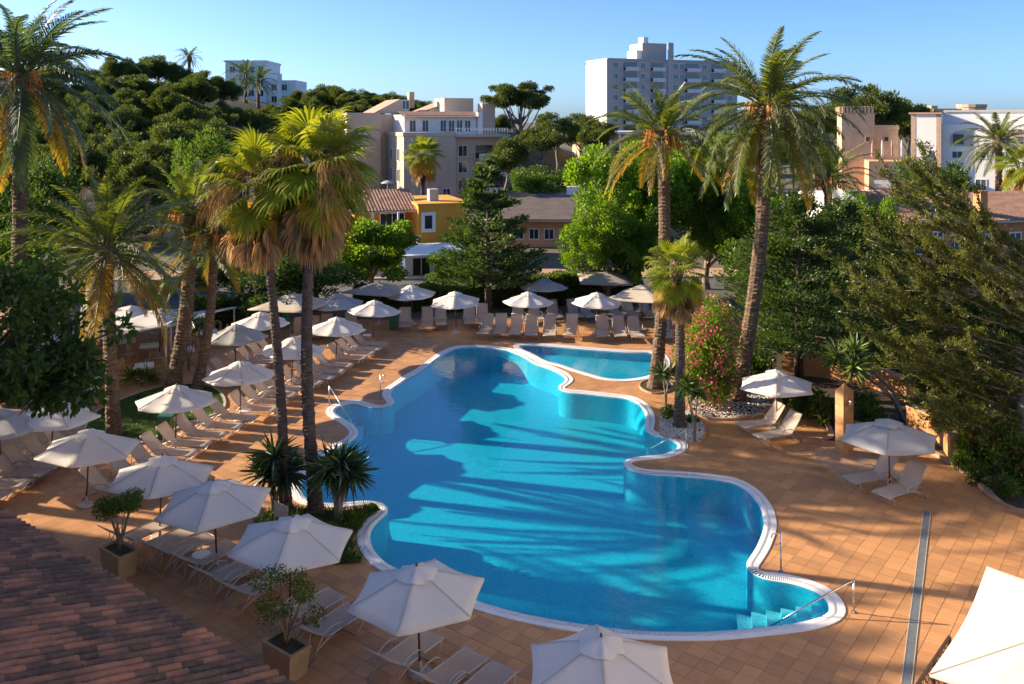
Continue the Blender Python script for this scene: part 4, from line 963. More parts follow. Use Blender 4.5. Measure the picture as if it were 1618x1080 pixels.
b = gp(1262, 596); whorl_conifer('broad dark pine between tallest palm and yucca', b, 8.4, 4.6, 102, 'conifer_leaf', 170, 190, .14, .12, L=.22, W=.08, tr=.24)
b = (at(1330, 0, 47).x, 47, 0); whorl_conifer('dark pine behind the right edge bank', b, 7.6, 4.4, 103, 'conifer_leaf', 150, 170, .12, .1, L=.24, W=.09, tr=.24)

# large leaning conifer on the right: long rising branches with upright tufts
def leaning_conifer():
    r = np.random.default_rng(9); base = Vector((17.6, 30.6, 0)); t = empty('leaning_conifer', base, 0); mb = MB(); VV = []; FF = []; c = 0
    mb.tube([(0, 0, -.3), (.1, 0, 2), (.5, 0, 5), (.6, .2, 8.4)], [.34, .28, .2, .08], 9)
    nb = 66
    for i in range(nb):
        f = ((i + r.uniform(0, 1)) / nb) ** 1.25; z = .7 + f * 6.7; side = r.uniform(0, 1)
        az = math.pi + r.uniform(-.85, .6) if side < .8 else r.uniform(-2.0, 2.0)
        ln = r.uniform(5.0, 8.4) * (1 - .42 * f) if side < .8 else r.uniform(2, 4)
        ln *= .46 + .54 * min(1.0, f / .42); rise = r.uniform(.16, .36) + .46 * f
        s = np.array([.1 + .1 * z * .5, 0, z]); e = s + np.array([math.cos(az) * ln, math.sin(az) * ln, ln * rise]); m = (s + e) / 2 + np.array([0, 0, -.07 * ln])
        K = 9; qq = np.linspace(0, 1, K); path = (1 - qq)[:, None] ** 2 * s + (2 * qq * (1 - qq))[:, None] * m + (qq ** 2)[:, None] * e
        path[1:] += np.cumsum(r.normal(0, .085, (K - 1, 3)), 0); mb.tube([tuple(p) for p in path], np.linspace(.045, .010, K), 5)
        def foliage(P0, d0, n, l):
            nonlocal c
            th = np.repeat(P0, n, 0); D = np.repeat(d0, n, 0); q = r.uniform(0, 1, len(th)); th = th + D * (q * l)[:, None] + r.normal(0, .04, th.shape)
            V, F = leaf_quads(th, D + r.normal(0, .55, D.shape), r.normal(0, 1, D.shape), .11 * r.uniform(.7, 1.3, len(th)), .048); VV.append(V); FF.append(F + c); c += len(V)
        nt = int(30 * ln / 2.2); q = r.uniform(.06, 1, nt); P = np.stack([np.interp(q, qq, path[:, k]) for k in range(3)], 1)
        d = unit((e - s) / ln * .8 + r.normal(0, .5, (nt, 3)) + np.array([0, 0, .6])); foliage(P, d, 22, r.uniform(.2, .42))
        for w in range(int(ln * .8)):
            q0 = r.uniform(.35, .9); p0 = np.array([np.interp(q0, qq, path[:, k]) for k in range(3)]); dd = unit((e - s) / ln + r.normal(0, .42, 3) + np.array([0, 0, .15])); l2 = r.uniform(.8, 1.9)
            mb.tube([tuple(p0), tuple(p0 + dd * l2)], [.018, .006], 4); k2 = int(11 * l2); qs = r.uniform(.1, 1, k2); foliage(p0 + dd * (qs * l2)[:, None], unit(dd + r.normal(0, .35, (k2, 3)) + np.array([0, 0, .5])), 14, .26)
    mb.build('trunk', M['bark_grey'], t, True); link('crown', mesh_np('crown', np.vstack(VV), np.vstack(FF), M['juniper_leaf']), t)
    return tag(t, 'large olive-green conifer with long branches sweeping up from the right edge', 'tree')
leaning_conifer()

# broadleaf evergreen in the left foreground
def broadleaf():
    r = np.random.default_rng(17); t = empty('broadleaf_tree', (-15.6, 24.2, 0), 0)
    C = []; 
    for px, py, Z in [(10, 450, 24), (50, 455, 25), (95, 490, 25), (20, 500, 23.5), (70, 520, 24), (105, 540, 24.5), (30, 570, 23.5), (85, 590, 24), (105, 600, 24), (-40, 480, 24), (-30, 580, 24), (-60, 540, 25), (50, 470, 26), (10, 610, 23.5), (60, 620, 24), (125, 570, 25), (-80, 450, 25), (80, 460, 26)]:
        C.append(np.array(at(px, py, Z)) - np.array((-15.6, 24.2, 0)))
    C = np.array(C); C = np.repeat(C, 3, 0) + r.normal(0, .45, (len(C) * 3, 3)); rad = r.uniform(.3, .62, len(C)); V, F = ball_leaves(r, C, rad, 8200, .24, .12, .9, .1, .35)
    link('crown', mesh_np('crown', V, F, M['dark_leaf']), t); mb = MB(); mb.tube([(0, 0, -.2), (.1, 0, 2), (.2, .1, 4)], [.25, .2, .16], 8)
    for q in C: mb.tube([(.2, .1, 3.6), ((q[0] + .2) / 2, q[1] / 2, (q[2] + 4) / 2 + .2), tuple(q)], [.12, .07, .02], 5)
    mb.build('trunk', M['bark'], t, True)
    tag(t, 'dark broadleaf tree hanging over the umbrellas at the left edge', 'tree')
broadleaf()

# ------------------------------------------------------------------ hedges and shrubs
def hedge(label, p0, p1, w, h, n, mat, seed, L=.16):
    r = np.random.default_rng(seed); p0 = Vector(p0); p1 = Vector(p1); t = empty('hedge', p0, 0); d = p1 - p0; ln = d.length; u = np.array(d / ln); s = np.array([-u[1], u[0], 0])
    q = r.uniform(0, ln, n); face = r.uniform(0, 1, n); a = r.uniform(-1, 1, n); z = r.uniform(0, 1, n)
    wav = .10 * np.sin(q * 1.7) + .06 * np.sin(q * 4.1 + 1)
    a = np.where(face < .6, np.sign(a) * r.uniform(.8, 1.05, n), a); z = np.where(face < .6, z, r.uniform(.9, 1.08, n))
    P = u * q[:, None] + s * (a * w / 2)[:, None]; P[:, 2] = z * (h + wav)
    D = s * a[:, None] * .6 + r.normal(0, .6, (n, 3)) + np.array([0, 0, .5]); V, F = leaf_quads(P, D, r.normal(0, 1, (n, 3)) + np.array([0, 0, .5]), L * r.uniform(.7, 1.3, n), L * .55)
    link('foliage', mesh_np('foliage', V, F, M[mat]), t)
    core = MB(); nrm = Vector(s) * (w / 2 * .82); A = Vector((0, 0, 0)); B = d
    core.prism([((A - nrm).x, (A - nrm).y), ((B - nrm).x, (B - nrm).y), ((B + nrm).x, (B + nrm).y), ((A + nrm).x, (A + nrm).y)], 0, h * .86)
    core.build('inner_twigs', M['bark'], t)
    return tag(t, label, 'hedge')
hedge('clipped hedge behind the far lounger row, right of the conifer', gp(775, 484), gp(1005, 474), 1.3, 1.75, 26000, 'hedge_leaf', 201)
hedge('clipped hedge left of the conifer behind the loungers', gp(560, 490), gp(765, 488), 1.2, 1.35, 19000, 'hedge_leaf', 202)
hedge('dark hedge behind the terrace awning at the left', gp(300, 522), gp(440, 512), 1.2, 1.6, 12000, 'mid_leaf', 203)
b = gp(1128, 648); shrub('tall oleander bush covered in pink flowers', b, 1.55, 1.4, 2.45, 15000, .17, .05, 'bright_leaf', 211, 'oleander', 'shrub', ('petal', 620, .11), nclump=34)
sh = [(1240, 640, .9, .6, 'mid_leaf', 'green shrub behind the upper right pair of loungers'), (1278, 662, .9, .65, 'mid_leaf', 'green shrub between the upper right loungers and the shower pillar'), (1305, 672, .7, .6, 'hedge_leaf', 'small shrub left of the shower pillar'),
      (1372, 668, .8, .6, 'mid_leaf', 'shrub right behind the shower pillar'), (1560, 745, 1.2, 1.0, 'hedge_leaf', 'leafy shrub at the right edge above the deck'), (1612, 770, 1.1, 1.0, 'hedge_leaf', 'leafy shrub cut by the right edge above the big parasol'),
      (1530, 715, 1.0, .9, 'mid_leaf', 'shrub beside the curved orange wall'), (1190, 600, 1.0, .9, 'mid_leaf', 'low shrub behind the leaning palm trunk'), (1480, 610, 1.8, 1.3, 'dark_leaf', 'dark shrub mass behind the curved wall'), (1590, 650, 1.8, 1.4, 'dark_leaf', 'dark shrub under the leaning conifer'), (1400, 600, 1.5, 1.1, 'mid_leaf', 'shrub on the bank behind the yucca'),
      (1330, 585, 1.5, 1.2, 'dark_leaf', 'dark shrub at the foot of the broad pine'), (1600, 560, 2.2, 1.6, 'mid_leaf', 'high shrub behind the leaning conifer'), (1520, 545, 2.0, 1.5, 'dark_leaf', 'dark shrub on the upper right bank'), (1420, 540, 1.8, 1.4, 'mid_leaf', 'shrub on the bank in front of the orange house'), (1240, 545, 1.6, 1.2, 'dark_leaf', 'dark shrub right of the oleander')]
for i, (px, py, rx, rzz, mt, lb) in enumerate(sh):
    shrub(lb, gp(px, py), rx, rx, rzz, int(2600 * rx), .16, .085, mt, 220 + i, flowers=('petal_red', 14, .07) if i in (4, 5) else None)
for i, (px, py, rx, mt, lb) in enumerate([(1545, 764, .55, 'hedge_leaf', 'low leafy plant overhanging the deck kerb at the right'), (1592, 788, .6, 'mid_leaf', 'low plant on the kerb above the big parasol'), (1516, 744, .5, 'mid_leaf', 'low plant at the end of the curved orange wall'), (1056, 662, .42, 'hedge_leaf', 'low round shrub left of the short fan palm trunk'), (1095, 668, .36, 'mid_leaf', 'low shrub right of the short fan palm trunk'), (1135, 640, .5, 'bright_leaf', 'low light green shrub on the pebbles by the leaning palm'),
      (1036, 612, .36, 'bright_leaf', 'small green tuft at the foot of the date palm by the children pool'), (560, 838, .4, 'hedge_leaf', 'yellow flowered low plant in the bed by the pool edge'), (586, 812, .22, 'mid_leaf', 'small plant at the tip of the planting bed')]):
    shrub(lb, gp(px, py), rx, rx, rx * .7, 900, .10, .05, mt, 250 + i, nclump=8)
o = tag(blades(BEDA, 5200, .22, .02, 'dark_leaf', 'ground_cover', .05, .8), 'dark green ground cover in the planting bed under the fan palms', 'ground cover', kind='stuff')

def potted(label, px, py, seed, crown_mat, dry=False):
    b = gp(px, py); t = empty('potted_tree', b, ang); w, d, h = .95, .55, .60
    mb = MB(); mb.box((0, 0, h / 2), (w, d, h), taper=.86); mb.build('pot', M['pot'], t)
    p = t.children[-1]; rim = MB()
    for (c, s) in (((0, d / 2 - .02, h + .02), (w + .06, .07, .06)), ((0, -d / 2 + .02, h + .02), (w + .06, .07, .06)), ((w / 2 - .005, 0, h + .021), (.07, d - .1, .06)), ((-w / 2 + .005, 0, h + .021), (.07, d - .1, .06))): rim.box(c, s)
    rim.build('rim', M['pot'], p); MB().box((0, 0, h + .003), (w - .1, d - .1, .012)).build('soil', M['soil'], p)
    r = np.random.default_rng(seed); mb = MB(); C = []
    for i in range(9):
        a = i * .7; q = Vector((math.cos(a) * r.uniform(.2, .75 if dry else .6), math.sin(a) * r.uniform(.15, .6 if dry else .5), h + r.uniform(.6, 1.45))); C.append(tuple(q))
        mb.tube([(0, 0, h), (q.x * .15 + .05, q.y * .2, h + .35), tuple(q)], [.04, .03, .01], 5)
    mb.build('trunk', M['bark_grey'], t, True); C = np.array(C)
    V, F = ball_leaves(r, C, r.uniform(.17, .36, 9), 4600 if not dry else 2300, .07, .032, .8, .1, .3); link('crown', mesh_np('crown', V, F, M[crown_mat]), t)
    return tag(t, label, 'potted tree')
potted('small ficus with round crown in a square tan pot beside the tiled roof', 188, 905, 261, 'mid_leaf')
potted('thin bushy tree in a brown trough at the bottom edge', 452, 1062, 262, 'hedge_leaf', True)

# ------------------------------------------------------------------ sun loungers
def slab_strip(pts, w, th, mat_, name, sag=0.0, nw=5):
    """a fabric strip following pts (x,z) with width w along y"""
    mb = MB(); n = len(pts)
    for k, dz in enumerate((0, -th)):
        for (x, z) in pts:
            for j in range(nw):
                f = j / (nw - 1) * 2 - 1; mb.v.append((x, f * w / 2, z + dz - sag * (1 - f * f)))
    for i in range(n - 1):
        for j in range(nw - 1):
            a = i * nw + j; mb.f.append((a, a + nw, a + nw + 1, a + 1)[::-1]); b = a + n * nw; mb.f.append((b, b + nw, b + nw + 1, b + 1))
    return mb.mesh(name, M[mat_], True)
def lounger_proto(back_deg):
    a = R(back_deg); W = .66; zs = .38; hx = -.30; hd = Vector((hx - .82 * math.cos(a), 0, zs + .82 * math.sin(a)))
    seat = [(1.0, zs - .03), (.97, zs + .0), (.8, zs + .012), (.3, zs), (-.1, zs - .01), (hx, zs + .004)]
    back = [(hx + (hd.x - hx) * f, zs + .01 + (hd.z - zs) * f - .02 * math.sin(math.pi * f)) for f in (0, .25, .5, .75, 1)]
    ms = {}
    ms['seat'] = slab_strip(seat, W - .05, .006, 'sling', 'seat', .012); ms['backrest'] = slab_strip(back, W - .05, .006, 'sling', 'backrest', .012)
    fr = MB(); bf = MB()
    for s in (-1, 1):
        y = s * W / 2
        fr.tube([(x, y, z) for x, z in seat], .016, 6); bf.tube([(x, y, z) for x, z in back], .015, 6)
    fr.tube([(1.0, -W / 2, zs - .03), (1.0, W / 2, zs - .03)], .015, 6); fr.tube([(hx, -W / 2, zs - .02), (hx, W / 2, zs - .02)], .014, 6)
    bf.tube([(hd.x, -W / 2, hd.z + .01), (hd.x, W / 2, hd.z + .01)], .017, 6)
    st = Vector((hx + (hd.x - hx) * .55, 0, zs + (hd.z - zs) * .55))
    bf.tube([(st.x, -W * .35, st.z - .01), (-.72, -W * .35, .2), (-.72, W * .35, .2), (st.x, W * .35, st.z - .01)], .011, 5)
    ms['frame'] = fr.mesh('frame', M['frame_metal'], True); ms['back_frame'] = bf.mesh('back_frame', M['frame_metal'], True)
    fl = [(.86, zs - .01), (.80, zs - .2), (.70, .06), (.60, .015)]; bl = [(-.05, zs - .01), (-.35, zs - .08), (-.62, .18), (-.74, .015)]
    for s, nm in ((-1, 'a'), (1, 'b')):
        y = s * (W / 2 + .005)
        ms['leg' + nm + '1'] = MB().tube([(x, y, z) for x, z in fl], .015, 6).mesh('leg', M['frame_metal'], True)
        ms['leg' + nm + '2'] = MB().tube([(x, y, z) for x, z in bl], .015, 6).mesh('leg', M['frame_metal'], True)
        ya = s * (W / 2 + .035)
        ms['armrest' + nm] = MB().tube([(.22, ya, zs), (.17, ya, zs + .13), (.02, ya, zs + .20), (-.22, ya, zs + .20), (-.42, ya, zs + .10), (-.60, ya, zs - .12), (-.74, ya, .015)], .014, 6).mesh('armrest', M['frame_metal'], True)
    ms['crossbar'] = MB().tube([(-.74, -W / 2 - .03, .016), (-.74, W / 2 + .03, .016)], .014, 6).tube([(.60, -W / 2, .016), (.60, W / 2, .016)], .013, 6).mesh('crossbar', M['frame_metal'], True)
    return ms
LP = {k: lounger_proto(k) for k in (36, 46, 52, 60)}
PART = {'seat': 'seat', 'backrest': 'backrest', 'frame': 'frame', 'back_frame': 'back_frame', 'lega1': 'leg', 'lega2': 'leg', 'legb1': 'leg', 'legb2': 'leg', 'armresta': 'armrest', 'armrestb': 'armrest', 'crossbar': 'crossbar'}
def lounger(foot, heading, back, label, group):
    """foot: ground point under the foot end; heading: direction towards the foot (rad)"""
    d = Vector((math.cos(heading), math.sin(heading), 0)); t = empty('sun_lounger', Vector((foot.x, foot.y, 0.012)) - d * 1.0, heading)
    for k, me in LP[back].items(): link(PART[k], me, t)
    return tag(t, label, 'sun lounger', group)
def fp(px, py): p = gp(px, py, .36); p.z = 0; return p
rl = random.Random(3)
def lrow(pxs, head, back, fmt, group, jit=.055, start=0):
    for i, p in enumerate(pxs):
        lounger(fp(*p), head + rl.uniform(-jit, jit), back, fmt % ordw(i + start), group)
lrow([(404,661),(381,674),(355,688),(331,702),(308,717),(284,733),(255,752),(222,772)], R(-9), 46, '%s lounger, counted from the far end, in the row along the lawn kerb', 'loungers along the lawn')
lrow([(147,702),(118,720),(94,735),(72,748),(42,765),(10,782)], R(-7), 46, '%s lounger, counted from the far end, in the row at the far left edge', 'loungers at the left edge')
lrow([(477,615),(466,625),(452,636),(437,647)], R(-11), 46, '%s lounger from the far end under the umbrella beyond the lawn', 'loungers beyond the lawn')
lrow([(556,578),(543,588),(527,597),(507,606)], R(-12), 46, '%s lounger from the far end in the row beside the tall palm trunks', 'loungers by the palm trunks')
lrow([(612,544),(601,552),(590,559),(577,567)], R(-13), 46, '%s lounger from the far end in the last row near the left pool curve', 'loungers by the pool curve')
lrow([(466,558),(452,565),(436,572),(420,580),(396,590),(378,598)], R(-12), 46, '%s lounger from the far end in the rear row left of the palm trunks', 'rear loungers left')
lrow([(764,527),(788,527),(812,528),(839,529),(868,530),(900,528)], R(-96), 60, '%s lounger from the left in the front row behind the pool', 'front row behind the pool')
lrow([(954,531),(981,531),(1009,532),(1055,533)], R(-90), 60, '%s lounger from the left in the front row behind the children pool', 'front row behind the children pool')
lrow([(640,516),(675,515),(697,513),(743,511),(764,509)], R(-84), 60, '%s lounger from the left in front of the hedge, left of the conifer', 'loungers before the left hedge')
lrow([(826,506),(852,505),(883,502),(915,501),(936,501),(981,499),(1005,498),(1030,497)], R(-80), 60, '%s lounger from the left in the rear row before the right hedge', 'loungers before the right hedge')
lrow([(466,534),(492,531),(514,528),(553,525)], R(-84), 60, '%s lounger from the left in the shade under the cream parasols', 'loungers under the cream parasols')
fg = math.atan2(NV.y, NV.x)
for i, (p, lb) in enumerate(zip([(268,824),(306,836),(337,846),(371,859),(413,882),(456,903),(535,936),(566,960),(686,1001),(756,1032),(800,1053)],
     ['lounger nearest the ficus pot in the foreground row', 'second lounger from the ficus pot in the foreground row', 'third lounger from the ficus pot in the foreground row', 'fourth lounger from the ficus pot in the foreground row',
      'fifth foreground lounger, left of two in the second group', 'sixth foreground lounger, right of two in the second group', 'foreground lounger just behind the brown trough plant, upper one', 'foreground lounger right of the brown trough plant, lower one',
      'foreground lounger under the nearest open umbrella beside its pole', 'foreground lounger second from the bottom edge right of the umbrella pole', 'foreground lounger cut off by the bottom edge of the picture'])):
    lounger(fp(*p), fg + rl.uniform(-.03, .03), 36, 'taupe ' + lb, 'foreground loungers')
for (f, h, lb) in (((1170,673), (1241,638), 'upper left'), ((1199,691), (1273,650), 'lower right')):
    a, b = gp(*f, .36), gp(*h, .98); d = a - b; lounger(fp(*f), math.atan2(d.y, d.x), 52, lb + ' of the two loungers under the white umbrella by the leaning palm', 'upper right pair')
for (f, h, lb) in (((1341,759), (1419,715), 'upper left'), ((1392,783), (1460,730), 'lower right')):
    a, b = gp(*f, .36), gp(*h, .98); d = a - b; lounger(fp(*f), math.atan2(d.y, d.x), 52, lb + ' of the two loungers under the grey umbrella near the drain', 'lower right pair')

# ------------------------------------------------------------------ umbrellas
def umbrella_proto(n, rad, apex, rim, mat, vent=True, pole='pole_wood'):
    ms = []; K = 7
    def surf(r, f):      # point at polar angle index f (0..n), radius fraction r
        i = int(math.floor(f)) % n; u = f - math.floor(f); a0, a1 = 2 * math.pi * i / n, 2 * math.pi * (i + 1) / n
        p = Vector((math.cos(a0), math.sin(a0), 0)).lerp(Vector((math.cos(a1), math.sin(a1), 0)), u) * rad * r
        sag = math.sin(math.pi * u); p *= (1 - .035 * sag * r)
        z = apex - (apex - rim) * (r ** 1.08) - .05 * sag * r * (1.2 - .3 * r) + .012 * math.sin(r * 21 + f * 5.3) * sag; return Vector((p.x, p.y, z))
    mb = MB(); S = 6
    m = n * S
    for k in range(K + 1):
        r = .03 + .97 * k / K
        for j in range(m): mb.v.append(tuple(surf(r, j / S)))
    for k in range(K):
        for j in range(m):
            a = k * m + j; b = k * m + (j + 1) % m; mb.f.append((a, b, b + m, a + m)[::-1])
    base = len(mb.v)
    for j in range(m): p = surf(1, j / S); mb.v.append((p.x * .998, p.y * .998, p.z - .05))
    for j in range(m): a = K * m + j; b = K * m + (j + 1) % m; mb.f.append((a, b, base + (j + 1) % m, base + j)[::-1])
    ms.append(('canopy', mb.mesh('canopy', M[mat], True)))
    if vent:
        mb = MB(); m = n * 4
        for k in range(4):
            for j in range(m):
                r = .02 + .29 * k / 3; p = surf(r, j / 4); mb.v.append((p.x * (1 + .06 * math.sin(j * 1.9) * k / 3), p.y * (1 + .06 * math.sin(j * 1.9) * k / 3), p.z + .075 - .02 * (k == 3) + .022 * math.sin(j * 2.4) * k / 3))
        for k in range(3):
            for j in range(m): a = k * m + j; b = k * m + (j + 1) % m; mb.f.append((a, b, b + m, a + m)[::-1])
        ms.append(('vent', mb.mesh('vent', M[mat], True)))
    mb = MB()
    for i in range(n):
        pts = [surf(.08 + .92 * q / 8, i) + Vector((0, 0, .006)) for q in range(9)]; a = 2 * math.pi * i / n; sd = Vector((-math.sin(a), math.cos(a), 0)) * .014; b0 = len(mb.v)
        for q in pts: mb.v += [tuple(q - sd), tuple(q + sd)]
        mb.f += [(b0 + 2 * q, b0 + 2 * q + 2, b0 + 2 * q + 3, b0 + 2 * q + 1) for q in range(8)]
    ms.append(('seams', mb.mesh('seams', M['canvas_cream'])))
    ms.append(('pole', MB().tube([(0, 0, 0.02), (0, 0, apex + .02)], .026, 8).mesh('pole', M[pole], True)))
    ms.append(('finial', MB().lathe([(.03, 0), (.042, .03), (.02, .06), (.026, .09), (.005, .12)], 8, (0, 0, apex + .02)).mesh('finial', M[pole], True)))
    for i in range(n):
        a = 2 * math.pi * i / n; p = Vector((math.cos(a) * rad * .97, math.sin(a) * rad * .97, rim - .012)); q = Vector((0, 0, apex - .08))
        mb = MB().bar(q, p, .018, .026); mid = q.lerp(p, .5); mb.bar(mid, (math.cos(a) * .03, math.sin(a) * .03, rim - .25), .014, .02)
        ms.append(('rib', mb.mesh('rib', M[pole])))
    ms.append(('base', MB().lathe([(.26, 0.012), (.26, .05), (.22, .075), (.05, .085), (.04, .3)], 16).mesh('base', M['concrete'])))
    return ms
UP = {'w6': umbrella_proto(6, 1.53, 2.30, 1.76, 'canvas_white'), 'w8': umbrella_proto(8, 1.45, 2.30, 1.80, 'canvas_white'), 'g6': umbrella_proto(6, 1.6, 2.30, 1.76, 'canvas_grey'),
      'g8': umbrella_proto(8, 1.5, 2.3, 1.78, 'canvas_grey'), 't4': umbrella_proto(4, 2.3, 2.45, 2.0, 'canvas_taupe', False), 'c4': umbrella_proto(4, 2.4, 2.5, 1.95, 'canvas_cream'), 'w4': umbrella_proto(4, 2.0, 2.45, 1.95, 'canvas_white')}
def umbrella(px, py, kind, rz, label, s=1.0, group=None):
    t = empty('umbrella', gp(px, py) + Vector((0, 0, .004)), R(rz)); t.scale = (s,) * 3; t.rotation_euler = (R(rl.uniform(-2.6, 2.6)), R(rl.uniform(-2.6, 2.6)), R(rz + rl.uniform(-5, 5)))
    for nm, me in UP[kind]: link(nm, me, t)
    return tag(t, label, 'umbrella', group)
for a in [(664, 1066, 'w6', 23, 'white umbrella nearest the pool edge in the foreground, centre bottom'), (457, 970, 'w6', 33, 'white umbrella over the foreground loungers, left of the nearest one'),
          (343, 897, 'w6', 30, 'white umbrella third from the bottom in the foreground line'), (252, 852, 'w6', 35, 'white umbrella fourth in the foreground line behind the ficus pot'),
          (136, 799, 'w6', 40, 'shaded white umbrella with a spot of sun, left of the ficus'), (277, 712, 'w8', 10, 'white umbrella in front of the lawn beside the green bin'),
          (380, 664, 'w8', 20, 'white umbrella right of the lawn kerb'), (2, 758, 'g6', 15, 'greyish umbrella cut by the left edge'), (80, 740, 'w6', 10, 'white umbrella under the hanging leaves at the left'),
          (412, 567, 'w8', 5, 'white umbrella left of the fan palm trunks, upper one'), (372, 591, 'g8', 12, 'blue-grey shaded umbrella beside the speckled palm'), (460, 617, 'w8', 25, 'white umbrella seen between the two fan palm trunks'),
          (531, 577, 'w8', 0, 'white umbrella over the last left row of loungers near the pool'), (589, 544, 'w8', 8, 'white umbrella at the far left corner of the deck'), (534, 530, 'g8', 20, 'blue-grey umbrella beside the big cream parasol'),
          (652, 513, 'w8', 15, 'white umbrella in front of the hedge left of the conifer'), (721, 526, 'w6', 28, 'white umbrella at the far end of the pool before the conifer'), (834, 527, 'w8', 0, 'white umbrella behind the front lounger row, right of the conifer'),
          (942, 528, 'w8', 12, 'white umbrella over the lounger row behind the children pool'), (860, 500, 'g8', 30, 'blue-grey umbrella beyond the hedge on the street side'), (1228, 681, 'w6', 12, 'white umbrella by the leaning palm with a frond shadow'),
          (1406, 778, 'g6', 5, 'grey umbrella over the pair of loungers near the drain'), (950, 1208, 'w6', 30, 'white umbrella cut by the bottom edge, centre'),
          (252, 566, 'w4', 30, 'white pointed parasol behind the terrace awning'), (205, 560, 'w4', 20, 'white parasol behind the lawn palm trunk on the terrace')]:
    umbrella(*a)
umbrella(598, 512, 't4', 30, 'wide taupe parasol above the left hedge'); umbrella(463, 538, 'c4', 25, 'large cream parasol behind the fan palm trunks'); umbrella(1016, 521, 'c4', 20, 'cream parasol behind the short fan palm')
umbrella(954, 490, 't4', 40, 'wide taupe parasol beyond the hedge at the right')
# big square parasol, lower right
A, B = gp(1559, 895, 2.3), gp(1468, 1065, 2.3); sd = (B - A).length; dv = (B - A).normalized(); pn = Vector((-dv.y, dv.x, 0));
if pn.x < 0: pn = -pn
cc = (A + B) / 2 + pn * sd / 2
UP['big'] = umbrella_proto(4, sd / math.sqrt(2), 3.1, 2.3, 'canvas_white', False)
t = empty('parasol', (cc.x, cc.y, .004), math.atan2((A - cc).y, (A - cc).x))
for nm, me in UP['big']: link(nm, me, t)
tag(t, 'big square white parasol filling the lower right corner', 'umbrella')
# closed green umbrella on the far terrace
b = gp(453, 545); t = empty('closed_umbrella', b); MB().lathe([(.05, 2.3), (.16, 1.9), (.2, 1.2), (.12, .9)][::-1], 8).build('folded_canopy', M['canvas_green'], t, True); MB().tube([(0, 0, 0), (0, 0, 2.45)], .025, 6).build('pole', M['dark_wood'], t)
tag(t, 'closed dark green umbrella behind the fan palm trunks', 'umbrella')

# ------------------------------------------------------------------ pool fittings
def rail(label, base, low, h):
    t = empty('handrail', base); l = low - base
    MB().tube([(0, 0, 0), (0, 0, h)], .022, 8).build('post', M['steel'], t, True); MB().tube([(0, 0, h), (l.x * .5, l.y * .5, h * .5 + l.z * .5 + .02), tuple(l)], .022, 8).build('rail', M['steel'], t, True)
    MB().lathe([(.06, .009), (.06, .03), (.03, .04)], 12).build('flange', M['steel'], t)
    return tag(t, label, 'handrail')
rail('steel handrail sloping into the steps at the near right bay', gp(1349, 968), gp(1216, 990, -.25), .80)
rail('steel handrail at the small right bay by the pebble bed', gp(1084, 716), gp(1018, 714, -.2), .85)
rail('steel handrail at the small left bay of the pool', gp(520, 641), gp(556, 668, -.2), .85)
def shower(label, base, h, d):
    t = empty('poolside_shower', base, 0); MB().tube([(0, 0, 0), (0, 0, h)], .024, 8).build('post', M['steel'], t, True)
    MB().tube([(0, 0, h - .03), tuple(Vector(d) * .28 + Vector((0, 0, h - .02))), tuple(Vector(d) * .32 + Vector((0, 0, h - .12)))], .016, 6).build('spout', M['steel'], t, True)
    MB().tube([(0, 0, h * .72), tuple(Vector(d) * .2 + Vector((0, 0, h * .70)))], .013, 6).build('tap', M['steel'], t, True); MB().lathe([(.07, .009), (.07, .03), (.03, .04)], 12).build('flange', M['steel'], t)
    return tag(t, label, 'shower')
shower('short steel shower post on the deck left of the pool', gp(601, 631), 1.1, (.8, -.6, 0)); shower('short steel shower post at the near right pool curve', gp(1234, 904), 1.08, (-.9, -.3, 0))
# tiled shower pillar
b = gp(1334, 716); t = empty('shower_pillar', b, R(20)); w = .44; ph = 2.2
MB().box((0, 0, ph / 2), (w - .03, w - .03, ph)).build('core', M['stucco_orange'], t)
mb = MB(); mb.add([(-w / 2 - .01, -w / 2 - .01, ph), (w / 2 + .01, -w / 2 - .01, ph), (w / 2 + .01, w / 2 + .01, ph), (-w / 2 - .01, w / 2 + .01, ph), (0, 0, ph + .34)], [(0, 1, 4), (1, 2, 4), (2, 3, 4), (3, 0, 4), (3, 2, 1, 0)]); mb.build('cap', M['stucco_orange'], t)
tm = MB().box((0, 0, 0), (.21, .02, .21)).mesh('wall_tile', M['paving'])
for k in range(10):
    for j in (-1, 1):
        z = .11 + k * .22
        for (x, y, rz) in ((j * .108, -w / 2 + .006, 0), (-w / 2 + .006, j * .108, R(90)), (w / 2 - .006, j * .108, R(90))): link('wall_tile', tm, t, (x, y, z), (0, 0, rz))
MB().lathe([(.005, -.08), (.06, -.05), (.02, 0)], 10, (-.05, -w / 2 - .16, 1.95)).tube([(-.05, -w / 2, 2.0), (-.05, -w / 2 - .16, 1.97)], .012, 6).build('shower_head', M['steel'], t); MB().box((-.05, -w / 2 - .012, 1.0), (.08, .02, .1)).build('tap', M['steel'], t)
tag(t, 'brown tiled shower pillar with a pyramid top beside the grey umbrella', 'shower pillar')
tr = MB().prism([tuple(gp(*p)[:2]) for p in [(1276, 715), (1330, 757), (1400, 735), (1345, 700)]][::-1], 0, .022).build('shower_tray', M['kerb']); tag(tr, kind='structure'); tr['label'] = 'pale concrete shower tray under the tiled pillar'
